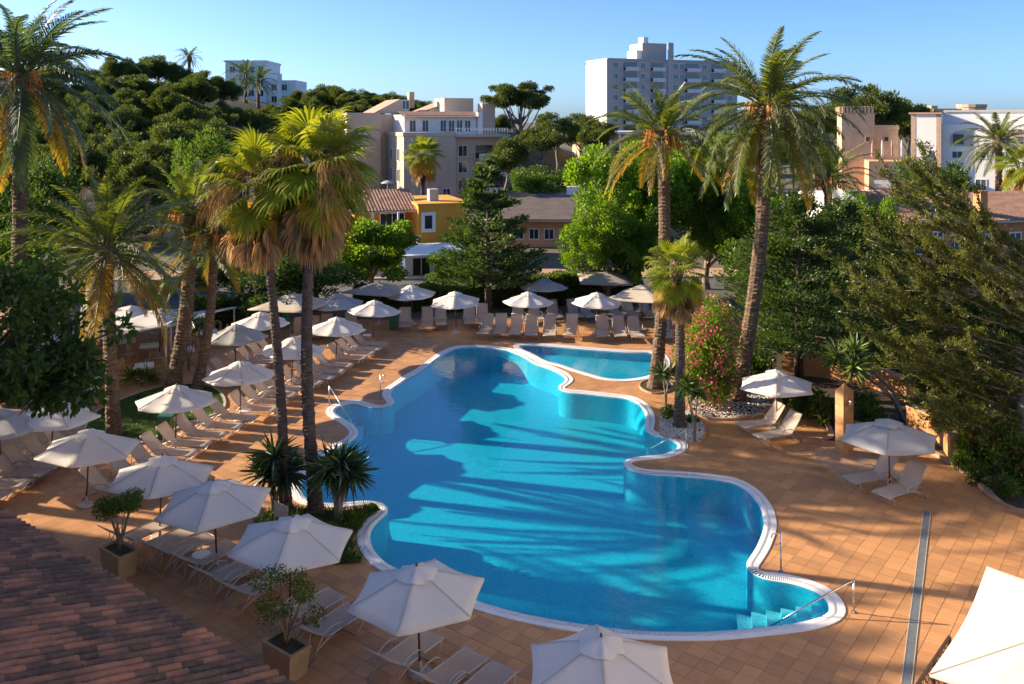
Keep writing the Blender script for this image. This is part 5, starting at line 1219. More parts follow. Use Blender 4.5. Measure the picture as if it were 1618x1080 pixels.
# drain channel
a, b = gp(1465, 808), gp(1432, 1082); t = empty('drain_channel', a); d = b - a; s = Vector((-d.y, d.x, 0)).normalized()
MB().bar((0, 0, .006), (d.x, d.y, .006), .19, .012).build('channel', M['gutter'], t)
mb = MB(); n = int(d.length / .05)
for k in range(n): p = d * ((k + .5) / n); mb.bar(p - s * .085 + Vector((0, 0, .016)), p + s * .085 + Vector((0, 0, .016)), .026, .010)
o = mb.build('grate', M['drain_metal'], t); o['kind'] = 'stuff'
mb = MB()
for q in (-1, 1): mb.bar(s * q * .1 + Vector((0, 0, .014)), s * q * .1 + d + Vector((0, 0, .014)), .02, .018)
mb.build('edge_rail', M['stone_kerb'], t); tag(t, 'long slotted grey drain channel running across the right deck', 'drain')
# curved orange retaining wall on the right
def wall_run(label, pxs, h, w, mat, name='garden_wall'):
    P = [gp(*p) for p in pxs]; t = empty(name, P[0]); mb = MB(); cp = MB()
    for i in range(len(P) - 1):
        a, b = P[i] - P[0], P[i + 1] - P[0]; e = (b - a).normalized() * w * .35; hh = h if not isinstance(h, list) else (h[i] + h[i + 1]) / 2
        mb.bar(a - e + Vector((0, 0, hh / 2)), b + e + Vector((0, 0, hh / 2)), w - .003 * (i % 2), hh); cp.bar(a - e + Vector((0, 0, hh + .03)), b + e + Vector((0, 0, hh + .03)), w + .06 - .003 * (i % 2), .06 - .002 * (i % 2))
    mb.build('wall', M[mat], t); cp.build('coping', M['kerb'], t); return tag(t, label, 'wall')
wall_run('curved orange stucco garden wall behind the grey umbrella', [(1508, 732), (1496, 712), (1470, 694), (1440, 682)], .95, .3, 'stucco_orange')
wall_run('orange retaining wall behind the broad pine and shrubs', [(1440, 640), (1400, 622), (1350, 606), (1300, 598), (1240, 592)], 1.0, .3, 'stucco_orange')
wall_run('yellow low wall beyond the terrace at the upper left', [(250, 470), (280, 462), (330, 460)], 1.1, .4, 'stucco_yellow')
# lattice screen, bottom right
A, B = gp(1447, 1085, .95), gp(1500, 1006, .95); A.z = B.z = 0; t = empty('lattice_screen', A); d = B - A; L = d.length; u = d / L; Hs = .95
MB().bar((0, 0, Hs), tuple(u * L + Vector((0, 0, Hs))), .05, .06).build('top_rail', M['dark_wood'], t); MB().bar((0, 0, .06), tuple(u * L + Vector((0, 0, .06))), .05, .06).build('bottom_rail', M['dark_wood'], t)
for f in (0, .5, 1): MB().bar(tuple(u * L * f), tuple(u * L * f + Vector((0, 0, Hs))), .06, .06, up=(1, 0, 0)).build('post', M['dark_wood'], t)
k = 0; x = -Hs
while x < L:
    for sg in (1, -1):
        a0, a1 = max(x, 0), min(x + Hs, L)
        if a1 - a0 > .08:
            z0, z1 = (a0 - x, a1 - x) if sg > 0 else (Hs - (a0 - x), Hs - (a1 - x)); MB().bar(tuple(u * a0 + Vector((0, 0, max(z0, .02)))), tuple(u * a1 + Vector((0, 0, max(z1, .02)))), .014 if sg > 0 else .02, .022).build('lath', M['dark_wood'], t)
    x += .2
tag(t, 'dark brown wooden lattice screen beside the big parasol', 'lattice screen')
# litter bins, mesh sign, potted flowers
for (px, py, lb) in ((262, 692, 'green litter bin at the edge of the lawn'), (622, 520, 'green litter bin by the far left hedge')):
    t = empty('litter_bin', gp(px, py)); MB().box((0, 0, .42), (.5, .5, .8), taper=.85).build('body', M['green_plastic'], t); MB().box((0, 0, .85), (.54, .54, .06)).build('lid', M['green_plastic'], t); tag(t, lb, 'litter bin')
b = gp(444, 846); t = empty('mesh_sign', b, R(-38))
MB().box((0, 0, .72), (.62, .03, .40)).build('panel', M['concrete'], t)
for x in (-.3, .3): MB().tube([(x, 0, 0), (x, 0, .95)], .02, 6).build('post', M['frame_metal'], t)
tag(t, 'small grey notice board between the umbrella and fan palm trunks', 'sign')
# small deck tables between the loungers
for i, (px, py, lb) in enumerate([(388, 664, 'small round table under the umbrella right of the lawn'), (580, 541, 'small round table at the far left corner umbrella'), (964, 514, 'small table behind the children pool loungers'), (1420, 771, 'small table between the lower right loungers'), (318, 900, 'small round table among the foreground loungers')]):
    t = empty('side_table', gp(px, py)); MB().lathe([(.02, .40), (.24, .40), (.24, .43), (.02, .43)], 16).build('table_top', M['white_paint'], t)
    for q in range(3): a = q * 2.094; MB().tube([(math.cos(a) * .05, math.sin(a) * .05, .4), (math.cos(a) * .2, math.sin(a) * .2, .012)], .012, 5).build('leg', M['frame_metal'], t)
    tag(t, lb, 'table')

# ------------------------------------------------------------------ restaurant terrace on the left
def chair_mesh():
    ms = []; ms.append(('seat', MB().lathe([(.02, .42), (.24, .42), (.25, .46), (.02, .47)], 12).mesh('seat', M['rattan'])))
    bk = MB(); pts = [(-.22, .2 * s * (1 if True else 0), .45) for s in (1,)]
    loop = [(-.2, .24 * math.sin(a), .46 + .32 + .32 * -math.cos(a)) for a in np.linspace(0, 2 * math.pi, 15)]
    bk.tube(loop, .022, 6); loop2 = [(-.2, .13 * math.sin(a), .46 + .32 + .2 * -math.cos(a)) for a in np.linspace(0, 2 * math.pi, 13)]; bk.tube(loop2, .012, 5)
    for a in np.linspace(0, 6.28, 9)[:-1]: bk.tube([(-.2, .13 * math.sin(a), .78 - .2 * math.cos(a)), (-.2, .23 * math.sin(a), .78 - .31 * math.cos(a))], .008, 4)
    ms.append(('backrest', bk.mesh('backrest', M['rattan'], True)))
    for sx, sy in ((1, 1), (1, -1), (-1, 1), (-1, -1)): ms.append(('leg', MB().tube([(sx * .17, sy * .17, .43), (sx * .22, sy * .2, .012)], .018, 5).mesh('leg', M['rattan'])))
    arm = MB()
    for s in (-1, 1): arm.tube([(-.2, s * .24, .75), (.05, s * .28, .68), (.2, s * .22, .46)], .018, 5)
    ms.append(('arms', arm.mesh('arms', M['rattan'], True))); return ms
CHM = chair_mesh()
tabs = [(227, 602, 'table in front of the slim white terrace post'), (236, 568, 'table further back under the awning, right'), (143, 623, 'table left of the lawn palm trunk'), (140, 645, 'nearest terrace table beside the hanging leaves'), (292, 575, 'table behind the two leaning palms'), (200, 560, 'table deep under the awning behind the lawn palm'), (120, 585, 'table at the left under the awning'), (330, 545, 'terrace table right of the speckled palm')]
cn = 0
for (px, py, lb) in tabs:
    b = gp(px, py); t = empty('terrace_table', b, R(20)); MB().box((0, 0, .74), (.85, .85, .03)).build('table_top', M['white_paint'], t); MB().box((0, 0, .68), (.9, .9, .012)).build('tablecloth_edge', M['white_paint'], t)
    MB().tube([(0, 0, .03), (0, 0, .72)], .035, 8).build('pedestal', M['frame_metal'], t); MB().box((0, 0, .03), (.5, .5, .03)).build('foot', M['frame_metal'], t); tag(t, 'white ' + lb, 'table', 'terrace tables')
    for q, (dx, dy, wd) in enumerate(((.75, .1, 'right'), (-.75, -.1, 'left'), (.1, .78, 'far'))):
        c = empty('rattan_chair', b + Vector((dx, dy, 0)), math.atan2(-dy, -dx) + rl.uniform(-.3, .3))
        for nm, me in CHM: link(nm, me, c)
        tag(c, 'rattan chair, %s side of the %s' % (wd, lb), 'chair', 'rattan terrace chairs')
# awning: sagging sails on white posts
def awning(label, corners, rows, sag, seed):
    """corners: near-left, near-right, far-right, far-left (world)"""
    r = np.random.default_rng(seed); a, b, c, d = [np.array(p) for p in corners]; org = Vector(a); t = empty('awning', (org.x, org.y, 0)); o = np.array((org.x, org.y, 0))
    nu, nv = 28, 30; V = np.zeros((nv + 1, nu + 1, 3))
    for j in range(nv + 1):
        f = j / nv
        for i in range(nu + 1):
            g = i / nu; p = (a * (1 - g) + b * g) * (1 - f) + (d * (1 - g) + c * g) * f; z = -sag * abs(math.sin(math.pi * f * rows)) + .05 * math.sin(g * 7 + seed) * math.sin(f * 9)
            V[j, i] = p - o + np.array([0, 0, z])
    n = (nu + 1); i = (np.arange(nv)[:, None] * n + np.arange(nu)[None]).ravel(); V = V.reshape(-1, 3); F = np.stack([i, i + 1, i + n + 1, i + n], 1)
    link('canopy', mesh_np('canopy', V, F, M['canvas_grey' if seed != 2 else 'canvas_white'], True), t)
    for p in (a, b, c, d, (a + b) / 2): q = p - o; MB().tube([(q[0], q[1], 0), (q[0], q[1], p[2] + .05)], .05, 8).build('post', M['white_paint'], t, True)
    for p, q in ((a, b), (d, c), (a, d), (b, c)): MB().bar(tuple(p - o), tuple(q - o), .06, .06).build('beam', M['white_paint'], t)
    return tag(t, label, 'awning')
awning('large grey pleated awning over the restaurant terrace', [at(60, 552, 38.5), at(262, 514, 41.8), at(300, 488, 52), at(110, 500, 50)], 7, .12, 1)
awning('pale awning strip on white posts left of the fan palms', [at(270, 507, 45), at(370, 486, 50), at(400, 476, 56), at(290, 484, 54)], 5, .10, 2)

# ------------------------------------------------------------------ buildings
class Bld:
    """box building: front wall from px0 to px1, left front corner at depth Z, rotated by rot degrees (right end further away if rot>0)"""
    def __init__(s, name, label, px0, px1, Z, rot, cat='building'):
        s.Z = Z; s.r = R(rot); s.x0 = (px0 - CX) * Z / FPX; s.e = tag(empty(name, (s.x0, Z, 0), s.r), label, cat); s.w = s.fx(px1)
    def fx(s, px): k = (px - CX) / FPX; return (k * s.Z - s.x0) / (math.cos(s.r) - k * math.sin(s.r))
    def fz(s, px, py, back=0.0):
        x = s.fx(px); Y = s.Z + x * math.sin(s.r) + back * math.cos(s.r); return CAMH - (py - HORIZ) * Y / FPX
    def vol(s, name, x0, x1, y0, y1, z0, z1, mat):
        return MB().box(((x0 + x1) / 2, (y0 + y1) / 2, (z0 + z1) / 2), (x1 - x0, y1 - y0, z1 - z0)).build(name, M[mat], s.e)
    def win(s, x0, x1, z0, z1, y=0.0, frame='white_paint', pane='glass', side=None, fw=.09, name='window', sill=True):
        """window on the front (side None) or on the left wall (side=x of that wall; x0,x1 are then depths)"""
        def P(a, d, z): return (a, y - d, z) if side is None else (side - d, a, z)
        def bx(mb, a0, a1, d0, d1, zz0, zz1):
            c = P((a0 + a1) / 2, (d0 + d1) / 2, (zz0 + zz1) / 2); sz = (a1 - a0, d1 - d0, zz1 - zz0) if side is None else (d1 - d0, a1 - a0, zz1 - zz0); mb.box(c, sz)
        fr = MB(); bx(fr, x0 - fw, x1 + fw, -.02, .07, z1, z1 + fw); bx(fr, x0 - fw, x1 + fw, -.02, .10, z0 - fw, z0); bx(fr, x0 - fw, x0, -.02, .068, z0, z1); bx(fr, x1, x1 + fw, -.02, .068, z0, z1)
        if x1 - x0 > .7: bx(fr, (x0 + x1) / 2 - .03, (x0 + x1) / 2 + .03, .0, .055, z0, z1)
        o = fr.build(name, M[frame], s.e); g = MB(); bx(g, x0, x1, -.02, .02, z0, z1); g.build('pane', M[pane], o); return o
    def balcony(s, x0, x1, z, d=1.1, y=0.0, rail='balcony_rail', h=1.0, recess=True, slab='white_paint', hh=2.3):
        o = MB().box(((x0 + x1) / 2, y - d / 2, z - .08), (x1 - x0, d, .16)).build('balcony', M[slab], s.e)
        MB().box(((x0 + x1) / 2, y - d + .03, z + h / 2), (x1 - x0, .05, h * .9)).build('railing', M[rail], o)
        if recess: MB().box(((x0 + x1) / 2, y - .02, z + hh / 2 + .02), (x1 - x0 - .1, .06, hh - .1)).build('opening', M['glass'], o)
        return o
def tile_roof(b, x0, x1, y0, y1, z0, z1, mat='roof_tile_far', axis='y', sp=.28, name='roof', two=False):
    """corrugated tile roof sloping from z0 at y0 (eave) to z1 at y1"""
    mb = MB(); n = int((x1 - x0) / sp * 4)
    xs = np.linspace(x0, x1, n + 1); zz = .05 * np.abs(np.sin(np.pi * (xs - x0) / sp)); K = 6
    for k in range(K + 1):
        f = k / K
        for x, z in zip(xs, zz): mb.v.append((x, y0 + (y1 - y0) * f, z0 + (z1 - z0) * f + z))
    for k in range(K):
        for i in range(n): a = k * (n + 1) + i; mb.f.append((a, a + 1, a + n + 2, a + n + 1))
    o = mb.build(name, M[mat], b.e)
    MB().add([(x0, y0, z0 - .03), (x1, y0, z0 - .03), (x1, y1, z1 - .03), (x0, y1, z1 - .03), (x0, y0, z0 - .15), (x1, y0, z0 - .15), (x1, y1, z1 - .15), (x0, y1, z1 - .15)], [(0, 1, 2, 3), (7, 6, 5, 4), (0, 4, 5, 1), (1, 5, 6, 2), (2, 6, 7, 3), (3, 7, 4, 0)]).build('roof_slab', M['stucco_beige'], o)
    return o

# beige apartment building
b = Bld('apartment_building', 'beige apartment building with stepped roofs, terraces and balconies', 638, 720, 118, 22)
zt = b.fz(638, 215); W1 = b.w; dp = 9.5
b.vol('wall', 0, W1, 0, dp, 0, zt, 'stucco_beige')
for k in range(3):
    z0 = b.fz(638, 255 + 33 * k)
    for y in (2.2, 6.0): b.win(y, y + 1.1, z0, z0 + 1.6, side=0.0)
b.win(b.fx(700), b.fx(711), b.fz(700, 309), b.fz(700, 298))
b.vol('parapet', -.15, W1 + .15, -.15, dp, zt, zt + .5, 'stucco_beige')
# left, taller block
x0 = -6.0
b.vol('wall_left', x0, -1.2, 8.0, 22, 0, zt + 3.2, 'stucco_beige'); b.vol('wall_far_left', x0 - 5, x0, 14, 26, 0, zt + 2.7, 'stucco_beige'); b.vol('wall_step', -1.2, 6, 9.52, 22, 0, zt + 3.0, 'stucco_beige')
for (xx0, xx1, yy, za) in ((-1.1, 4.0, 12, zt + 3.2), (5.6, 12.0, 12, zt + 3.0)):
    mb = MB(); mb.add([(xx0, yy, za), (xx1, yy, za), (xx1, yy + 8, za), (xx0, yy + 8, za), (xx1, yy, za + 2.0), (xx1, yy + 8, za + 2.0), (xx1 - 1.4, yy, za + 2.0), (xx1 - 1.4, yy + 8, za + 2.0)], [(0, 1, 4, 6), (3, 7, 5, 2), (0, 6, 7, 3), (6, 4, 5, 7), (1, 2, 5, 4)])
    mb.build('gable', M['stucco_beige'], b.e); MB().add([(xx0 - .2, yy - .2, za), (xx1 - 1.4, yy - .2, za + 2.05), (xx1 - 1.4, yy + 8.2, za + 2.05), (xx0 - .2, yy + 8.2, za)], [(0, 1, 2, 3)]).build('roof', M['roof_pink'], b.e)
b.vol('penthouse', 1.0, 11.5, 3.5, 11.8, zt + .1, zt + 2.9, 'stucco_white')
MB().add([(.6, 2.6, zt + 2.6), (11.9, 2.6, zt + 2.6), (11.9, 6.0, zt + 3.4), (.6, 6.0, zt + 3.4)], [(0, 1, 2, 3)]).build('roof', M['roof_tile_far'], b.e)
for k, x in enumerate((1.8, 3.6, 6.2, 7.4, 8.6, 9.8)): b.win(x, x + .8, zt + .6, zt + 2.1, 3.5)
b.vol('roof_house', 8.5, 13, 9, 14, zt + 2.9, zt + 5.4, 'stucco_beige'); b.vol('chimney', 4.6, 5.4, 14, 15, zt + 4, zt + 6.4, 'stucco_peach'); b.vol('chimney', 13.5, 15.5, 6.5, 8.5, zt - 1, zt + 4.6, 'stucco_beige')
b.win(3.0, 4.0, zt + 3.8, zt + 5, 12.0)
# right wing with balconies
xr0, xr1 = W1 + .02, b.fx(801); zr = b.fz(760, 216)
b.vol('wing_wall', xr0, xr1, 1.2, 12, 0, zr, 'stucco_beige')
for k, py in enumerate((246, 272, 300)):
    z = b.fz(760, py + 6); b.balcony((xr0 + xr1) / 2 - .5, xr1, z, 1.6, 1.2, 'balcony_rail', .9, True, 'stucco_beige', 2.0); b.win(xr0 + .8, xr0 + 2.0, z + .5, z + 1.9, 1.2)
b.vol('terrace_slab', xr0, xr1 + .4, -.4, 12, zr, zr + .3, 'stucco_beige')
t_ = MB()
for k in range(19): x = xr0 + (xr1 - xr0) * k / 18; t_.tube([(x, -.3, zr + .3), (x, -.3, zr + 1.2)], .04, 5)
t_.bar((xr0, -.3, zr + 1.2), (xr1, -.3, zr + 1.2), .08, .08); t_.build('railing', M['white_paint'], b.e)
b.vol('chimney', xr1 - 3.2, xr1 - 2.5, 3, 3.8, zr + .3, zr + 3.4, 'stucco_white')
b.vol('penthouse_wing', xr0 - 1, xr0 + 4, 4, 11, zr + .31, zr + 3.0, 'stucco_white')

# yellow house
b = Bld('yellow_house', 'yellow house with tiled roof, balustrade terrace and white framed window', 661, 742, 74, 18)
zt = b.fz(661, 325); b.vol('wall', 0, b.w, 0, 8, 0, zt, 'stucco_yellow'); b.vol('parapet', -.1, b.w + .1, -.1, 8.1, zt, zt + .18, 'stucco_yellow')
b.win(b.fx(671), b.fx(683), b.fz(677, 361), b.fz(677, 340), fw=.28, frame='white_paint')
xl = b.fx(566); b.vol('wing_wall', xl, -.02, 3, 8.02, 0, b.fz(610, 335, 3), 'stucco_yellow')
ze = b.fz(610, 334); tile_roof(b, xl - .5, .3, 0.6, 5.5, ze, ze + 1.4); b.vol('porch_wall', xl, -2.8, 2.2, 3, 0, ze - .2, 'stucco_yellow'); b.win(xl + 2.2, xl + 4.2, ze - 2.4, ze - .4, 2.2)
zb = b.fz(645, 384); b.vol('terrace_slab', -4.2, -.05, -1.2, 3, zb - .25, zb, 'stucco_white'); b.vol('terrace_base', -4.0, -.05, -.8, 2.9, 0, zb - .26, 'stucco_yellow')
for k in range(9): x = -4.0 + k * .46; MB().lathe([(.05, 0), (.09, .18), (.05, .4), (.07, .62)], 7, (x, -1.05, zb)).build('baluster', M['stucco_white'], b.e)
MB().box((-2.1, -1.05, zb + .68), (4.2, .2, .12)).build('balustrade_rail', M['stucco_white'], b.e)
for x in (-3.9, -1.8): MB().tube([(x, -.6, zb), (x, -.6, ze)], .09, 8).build('porch_post', M['stucco_white'], b.e)
b.vol('roof_cistern', 1.4, 2.2, 2, 2.9, zt + .18, zt + 1.2, 'concrete')
MB().lathe([(.6, 0), (.5, .1), (.2, .22), (.02, .26)], 14, (-1.5, 6.2, ze + 1.9)).tube([(-1.5, 6.2, ze + .9), (-1.5, 6.2, ze + 1.9)], .04, 5).build('satellite_dish', M['concrete'], b.e)
for x in (-.6, .6): MB().tube([(x, 5, ze + .8), (x, 5, ze + 3.4)], .03, 5).build('antenna', M['steel'], b.e)
# white ground-floor shop front below the yellow house
b = Bld('white_kiosk', 'white low shop front with awnings below the yellow house', 640, 760, 68, 14)
zt = b.fz(640, 398); b.vol('wall', 0, b.w, 0, 4.5, 0, zt, 'stucco_white'); b.vol('canopy', -.4, b.w + .4, -1.8, 0, zt - .12, zt, 'white_paint')
for k in range(3): x = .6 + k * (b.w - 1) / 3; b.win(x, x + 1.3, .1, zt - .5, name='door', pane='dark_gap')

# brown roofed low building
b = Bld('brown_roof_building', 'low peach building with a broad dark brown flat roof', 800, 948, 84, -4)
za = b.fz(850, 345); b.vol('wall', 0, b.w, 0, 16, 0, za, 'stucco_peach')
mb = MB(); zr_ = CAMH - (302 - HORIZ) * 99 / FPX
mb.add([(-1, -1, za), (b.w + 1, -1, za), (b.w + 1, 15, zr_), (-1, 15, zr_), (-1, -1, za - .3), (b.w + 1, -1, za - .3), (b.w + 1, 15, zr_ - .3), (-1, 15, zr_ - .3)], [(0, 1, 2, 3), (0, 4, 5, 1), (1, 5, 6, 2), (2, 6, 7, 3), (3, 7, 4, 0), (7, 6, 5, 4)]); mb.build('roof', M['roof_dark'], b.e)
MB().box((b.w / 2, -1.05, za - .05), (b.w + 2, .12, .35)).build('fascia', M['stucco_peach'], b.e)
for k in range(6): x = .8 + k * b.w / 6.2; b.win(x, x + .8, za - 1.9, za - 1.0)
b.vol('roof_cistern', 5.6, 7.2, 13, 14, zr_ - .4, zr_ + .7, 'stucco_white'); MB().tube([(7.6, 13.4, zr_ - .3), (7.6, 13.4, zr_ + 3.4)], .05, 5).box((7.3, 13.4, zr_ + 3.2), (1.2, .08, .5)).build('antenna', M['steel'], b.e)

# tower block
b = Bld('tower_block', 'tall pale apartment tower with many balconies and a blank white end wall', 960, 1165, 250, 20)
zt = b.fz(960, 94); b.vol('wall', 0, b.w, 0, 14, 0, zt, 'tower_wall'); b.vol('end_wall', -.3, -.02, 0, 8, 0, zt + .2, 'stucco_white'); b.vol('end_fin', -.3, -.015, 8.2, 13.9, 0, zt - .8, 'stucco_white')
b.vol('roof_house', b.fx(1023), b.fx(1061), 3, 11, zt, zt + 5.4, 'tower_wall'); b.vol('roof_house', b.fx(1014), b.fx(1022), 3, 9, zt, zt + 3.2, 'stucco_white'); b.vol('roof_tank', b.fx(1027), b.fx(1035), 4, 7, zt + 5.4, zt + 7.2, 'stucco_white')
b.vol('parapet', -.2, b.w + .2, -.2, 14.2, zt, zt + .5, 'tower_wall'); b.vol('shaft', b.fx(1058) - .6, b.fx(1058) + 1.2, -.25, 0, 0, zt + 5.4, 'concrete')
for fl in range(9):
    z = zt - 2.9 - fl * 3.05
    for (p0, p1) in ((985, 1006), (1028, 1048), (1082, 1104), (1124, 1143)): b.balcony(b.fx(p0), b.fx(p1), z, 1.5, 0, 'balcony_rail', 1.0, True, 'white_paint', 2.4)
    for px in (969, 1012, 1064, 1074, 1110, 1150):
        x = b.fx(px); b.win(x, x + 1.5, z + .7, z + 2.2, frame='balcony_rail', fw=.12)
b = Bld('colonnade_building', 'long low pink building with white columns below the tower', 915, 1130, 190, 3)
zt = b.fz(915, 211); b.vol('wall', 0, b.w, 0, 12, 0, zt, 'stucco_peach'); b.vol('roof_slab', -.6, b.w + .6, -1.6, 12.4, zt, zt + .5, 'stucco_white')
for k in range(15): MB().box((.4 + k * b.w / 14.5, -1.2, zt / 2), (.45, .45, zt)).build('column', M['stucco_white'], b.e)

# white hotel on the hill
b = Bld('hill_hotel', 'white hotel blocks on top of the wooded hill', 356, 420, 225, 0)
zt = b.fz(356, 98); b.vol('wall', 0, b.w, 0, 14, 0, zt, 'stucco_white')
zt2 = b.fz(440, 126); b.vol('wing_wall', b.w + .02, b.fx(466), 1, 13, 0, zt2, 'stucco_white'); b.vol('parapet', -.2, b.w + .2, -.2, 14.2, zt, zt + .5, 'stucco_white'); b.vol('stair_tower', b.fx(439), b.fx(444), -.8, 1, 0, zt2 + 1.6, 'stucco_white')
for fl in range(4):
    for k in range(4): x = 1.2 + k * 2.4; b.win(x, x + 1.3, zt - 2.6 - fl * 3, zt - 1.1 - fl * 3)
    for k in range(2): x = b.w + 1.2 + k * 2.6; b.win(x, x + 1.3, zt2 - 2.6 - fl * 3, zt2 - 1.1 - fl * 3, 1)

# low annex left with pale band roof
b = Bld('low_annex', 'long low building with a pinkish roof band behind the date palms', 120, 400, 88, 8)
zt = b.fz(200, 264); b.vol('wall', 0, b.w, 0, 9, 0, zt - 1.2, 'stucco_beige'); b.vol('roof_band', -.4, b.w + .4, -.4, 9.4, zt - 1.2, zt, 'roof_pink')
for k in range(8): x = 1 + k * b.w / 8.3; b.win(x, x + 1.3, zt - 3.4, zt - 1.8)

# sandstone building with battlements
b = Bld('sandstone_castle', 'sandstone building with battlements and small windows', 1330, 1382, 116, -16)
zt = b.fz(1340, 178); b.vol('wall', 0, b.w, 0, 8, 0, zt, 'sandstone')
for k in range(9):
    MB().box((.25 + k * (b.w - .5) / 8, .25, zt + .35), (.27, .5, 1.0)).build('merlon', M['sandstone'], b.e)
    if k < 8: MB().box((-.0, .6 + k * .9, zt + .351), (.5, .45, .95)).build('merlon', M['sandstone'], b.e)
x2 = b.fx(1420); z2 = b.fz(1400, 205); b.vol('wing_wall', b.w + .01, x2, .5, 8, 0, z2, 'sandstone'); b.vol('wing_parapet', b.w + .02, x2 + .1, .4, 8.1, z2, z2 + .6, 'sandstone')
for px in (1368, 1398): x = b.fx(px); b.win(x, x + .5, b.fz(px, 223), b.fz(px, 216), .5 if px > 1382 else 0, frame='sandstone')
b.vol('terrace', b.fx(1366), b.fx(1440), -5, .4, 0, b.fz(1400, 252), 'stucco_peach')
for k, px in enumerate((1375, 1390, 1405, 1420)):
    x = b.fx(px); z = b.fz(px, 248); MB().lathe([(.05, 0), (.2, .3), (.14, 1.6), (.03, 2.3)], 7, (x, -2.5, z)).build('closed_parasol', M['canvas_white' if k % 2 else 'roof_pink'], b.e)
for px in (1376, 1400, 1424):
    x = b.fx(px); o = b.vol('shop_window', x, x + 1.9, -5.06, -4.99, .8, 3.4, 'glass'); MB().add([(x - .2, -5.05, 4.6), (x + 2.1, -5.05, 4.6), (x + 2.1, -6.4, 3.7), (x - .2, -6.4, 3.7)], [(3, 2, 1, 0)]).build('striped_awning', M['canvas_grey'], b.e)
b = Bld('low_white_roof', 'low white flat roof between the leafy tree and the sandstone terrace', 1340, 1470, 78, 6)
b.vol('wall', 0, b.w, 0, 9, 0, b.fz(1400, 318), 'stucco_white'); b.vol('roof_edge', -.4, b.w + .4, -.4, 9.4, b.fz(1400, 318), b.fz(1400, 318) + .25, 'white_paint')
for k in range(5): x = .8 + k * b.w / 5; b.win(x, x + .8, b.fz(1400, 318) - 2, b.fz(1400, 318) - .6)
# white arched building
b = Bld('white_arched_building', 'white building with arches and tiled cornice at the right', 1440, 1700, 112, -30)
zt = b.fz(1460, 180); xa = b.fx(1487); b.vol('wall', 0, xa, 0, 10, 0, zt, 'stucco_white'); b.vol('corner_quoin', xa - .55, xa + .02, -.03, .3, 0, zt, 'sandstone'); b.vol('corner_quoin', -.04, .5, -.03, .3, 0, zt, 'sandstone'); b.vol('cornice', -.3, xa + .1, -.3, 10.2, zt, zt + .22, 'roof_pink')
z2 = b.fz(1540, 196); b.vol('wing_wall', xa + .03, b.w, 1.0, 10, 0, z2, 'stucco_white'); b.vol('upper_wall', xa + .03, b.w, 4, 10.1, z2, b.fz(1540, 176), 'stucco_white'); b.vol('upper_cornice', xa, b.w, 3.8, 10.2, b.fz(1540, 176), b.fz(1540, 176) + .25, 'concrete')
def archm(x, z, w, y):
    P = [(x - w / 2, z)] + [(x + w / 2 * -math.cos(a), z + w * .3 + w * .35 * math.sin(a)) for a in np.linspace(0, math.pi, 11)] + [(x + w / 2, z)]
    mb = MB(); n = len(P)
    for d in (-.04, .0): mb.v += [(p[0], y + d, p[1]) for p in P]
    mb.f.append(tuple(range(n))); mb.f += [(i, (i + 1) % n, n + (i + 1) % n, n + i) for i in range(n)]
    o = mb.build('arch', M['concrete'], b.e); MB().box((x - .6, y - .06, z + w * .28), (1.2, .08, w * .4)).build('pane', M['shutter'], o)
for px in (1522, 1592, 1650): archm(b.fx(px), b.fz(px, 231), 3.1, 1.0)
for k in range(6):
    x = xa + 1.2 + k * 2.6; b.win(x, x + 1.1, b.fz(1540, 250), b.fz(1540, 240), 1.0, pane='shutter'); b.win(x, x + 1.1, b.fz(1540, 300), b.fz(1540, 284), 1.0, pane='shutter')
tile_roof(b, b.fx(1590), b.w, .2, 3, z2 - 1.3, z2 - .2)
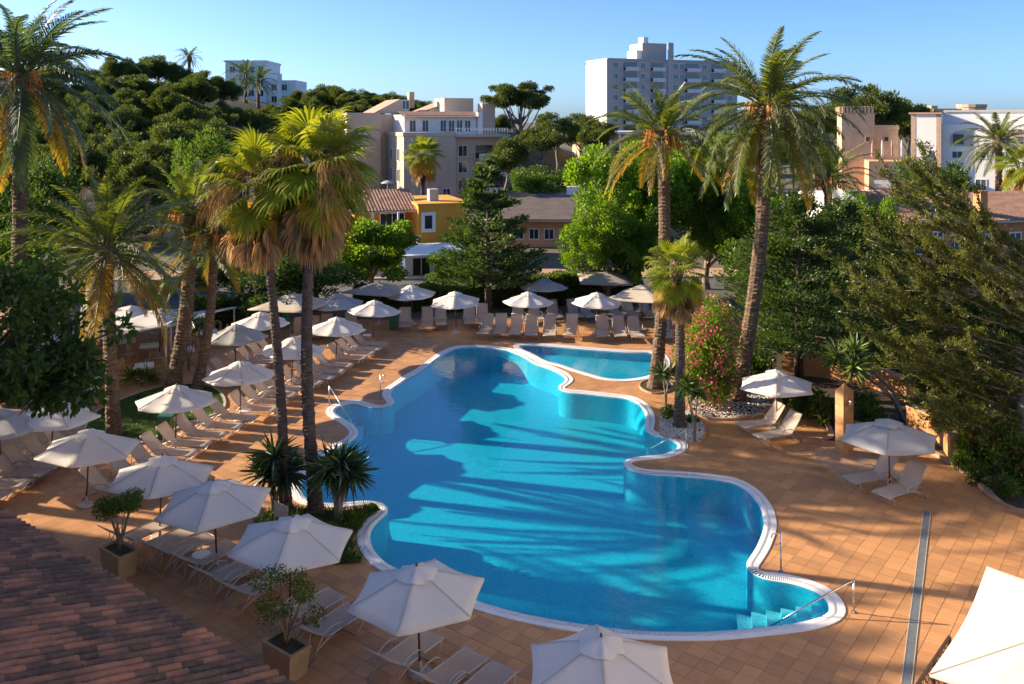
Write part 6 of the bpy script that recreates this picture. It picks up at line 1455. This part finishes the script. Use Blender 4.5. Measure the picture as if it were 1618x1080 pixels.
# orange houses on the right
b = Bld('orange_house', 'orange house with tiled roof and chimneys behind the leaning conifer', 1430, 1500, 58, 16)
ze = b.fz(1440, 347); b.vol('wall', 0, b.w, 0, 6, 0, ze, 'stucco_orange'); tile_roof(b, -.5, b.w + .5, -.6, 5, ze, ze + 1.5, two=True); b.vol('chimney', b.fx(1462), b.fx(1472), 2, 2.8, ze, ze + 2.3, 'stucco_orange')
for k in range(2): x = .7 + k * 1.5; b.win(x, x + .7, ze - 2.2, ze - .9, pane='shutter')
x0, x1 = b.w + .3, b.w + 14; zz = ze - .4; b.vol('wing_wall', x0, x1, 1.5, 9, 0, zz, 'stucco_orange'); tile_roof(b, x0 - .5, x1, .8, 6, zz, zz + 1.5); b.vol('chimney', x0 + 4, x0 + 4.6, 1.8, 2.5, zz, zz + 2.0, 'stucco_orange')
for k in range(4): x = x0 + 1 + k * 2.6; b.win(x, x + .9, zz - 2.4, zz - 1.0, 1.5, pane='shutter')
b.vol('terrace_wall', -2, x1, -4, -3.6, 0, 1.6, 'stucco_orange')
# far ridge with an old fort, right
mb = MB(); n = 60; X = np.linspace(150, 700, n); rz_ = np.random.default_rng(4)
prof = 16 + 8 * np.exp(-((X - 215) / 30) ** 2) + 3 * np.sin(X / 37) + rz_.uniform(-.8, .8, n); V = []
for (y, k) in ((560, -.05), (600, 1.0), (720, .6)): V += [(x, y, p * k) for x, p in zip(X, prof)]
V = np.array(V); a = (np.arange(2)[:, None] * n + np.arange(n - 1)[None]).ravel(); o = link('ridge', mesh_np('ridge', V, np.stack([a, a + 1, a + n + 1, a + n], 1), M['hill_ground'], True)); tag(o, kind='structure')
t = empty('hill_fort', (at(1505, 0, 420).x, 420, 0)); p = at(1505, 168, 420).z
MB().lathe([(6.5, 0), (6.2, p - .6), (6.6, p - .4), (6.6, p + 1.0)], 14, (9, 0, 0)).build('round_tower', M['sandstone'], t); MB().box((-2, 2, (p - 1) / 2), (16, 8, p - 1)).build('wall', M['sandstone'], t); MB().box((-9, 2, (p + .4) / 2), (3, 6, p + .4)).build('turret', M['sandstone'], t)
tag(t, 'ruined round fort on the far ridge at the right', 'fort')

# far tree belt closing the horizon between the buildings
k = 0
for (px, y, Z) in sorted([(790, 186, 230), (760, 190, 220), (1200, 196, 200), (1250, 192, 210), (1290, 188, 190), (1230, 210, 130), (1290, 214, 125), (1010, 214, 160), (1060, 216, 150), (1150, 214, 170), (1330, 186, 200), (1180, 220, 110)]):
    p = at(px, y, Z); put_tree(PINE[k % 4], 'pine_tree', '%s tree from the left in the distant tree belt' % ordw(k), 'tree', (p.x, Z, p.z - 9), .95, k * 1.9, 'distant tree belt'); k += 1
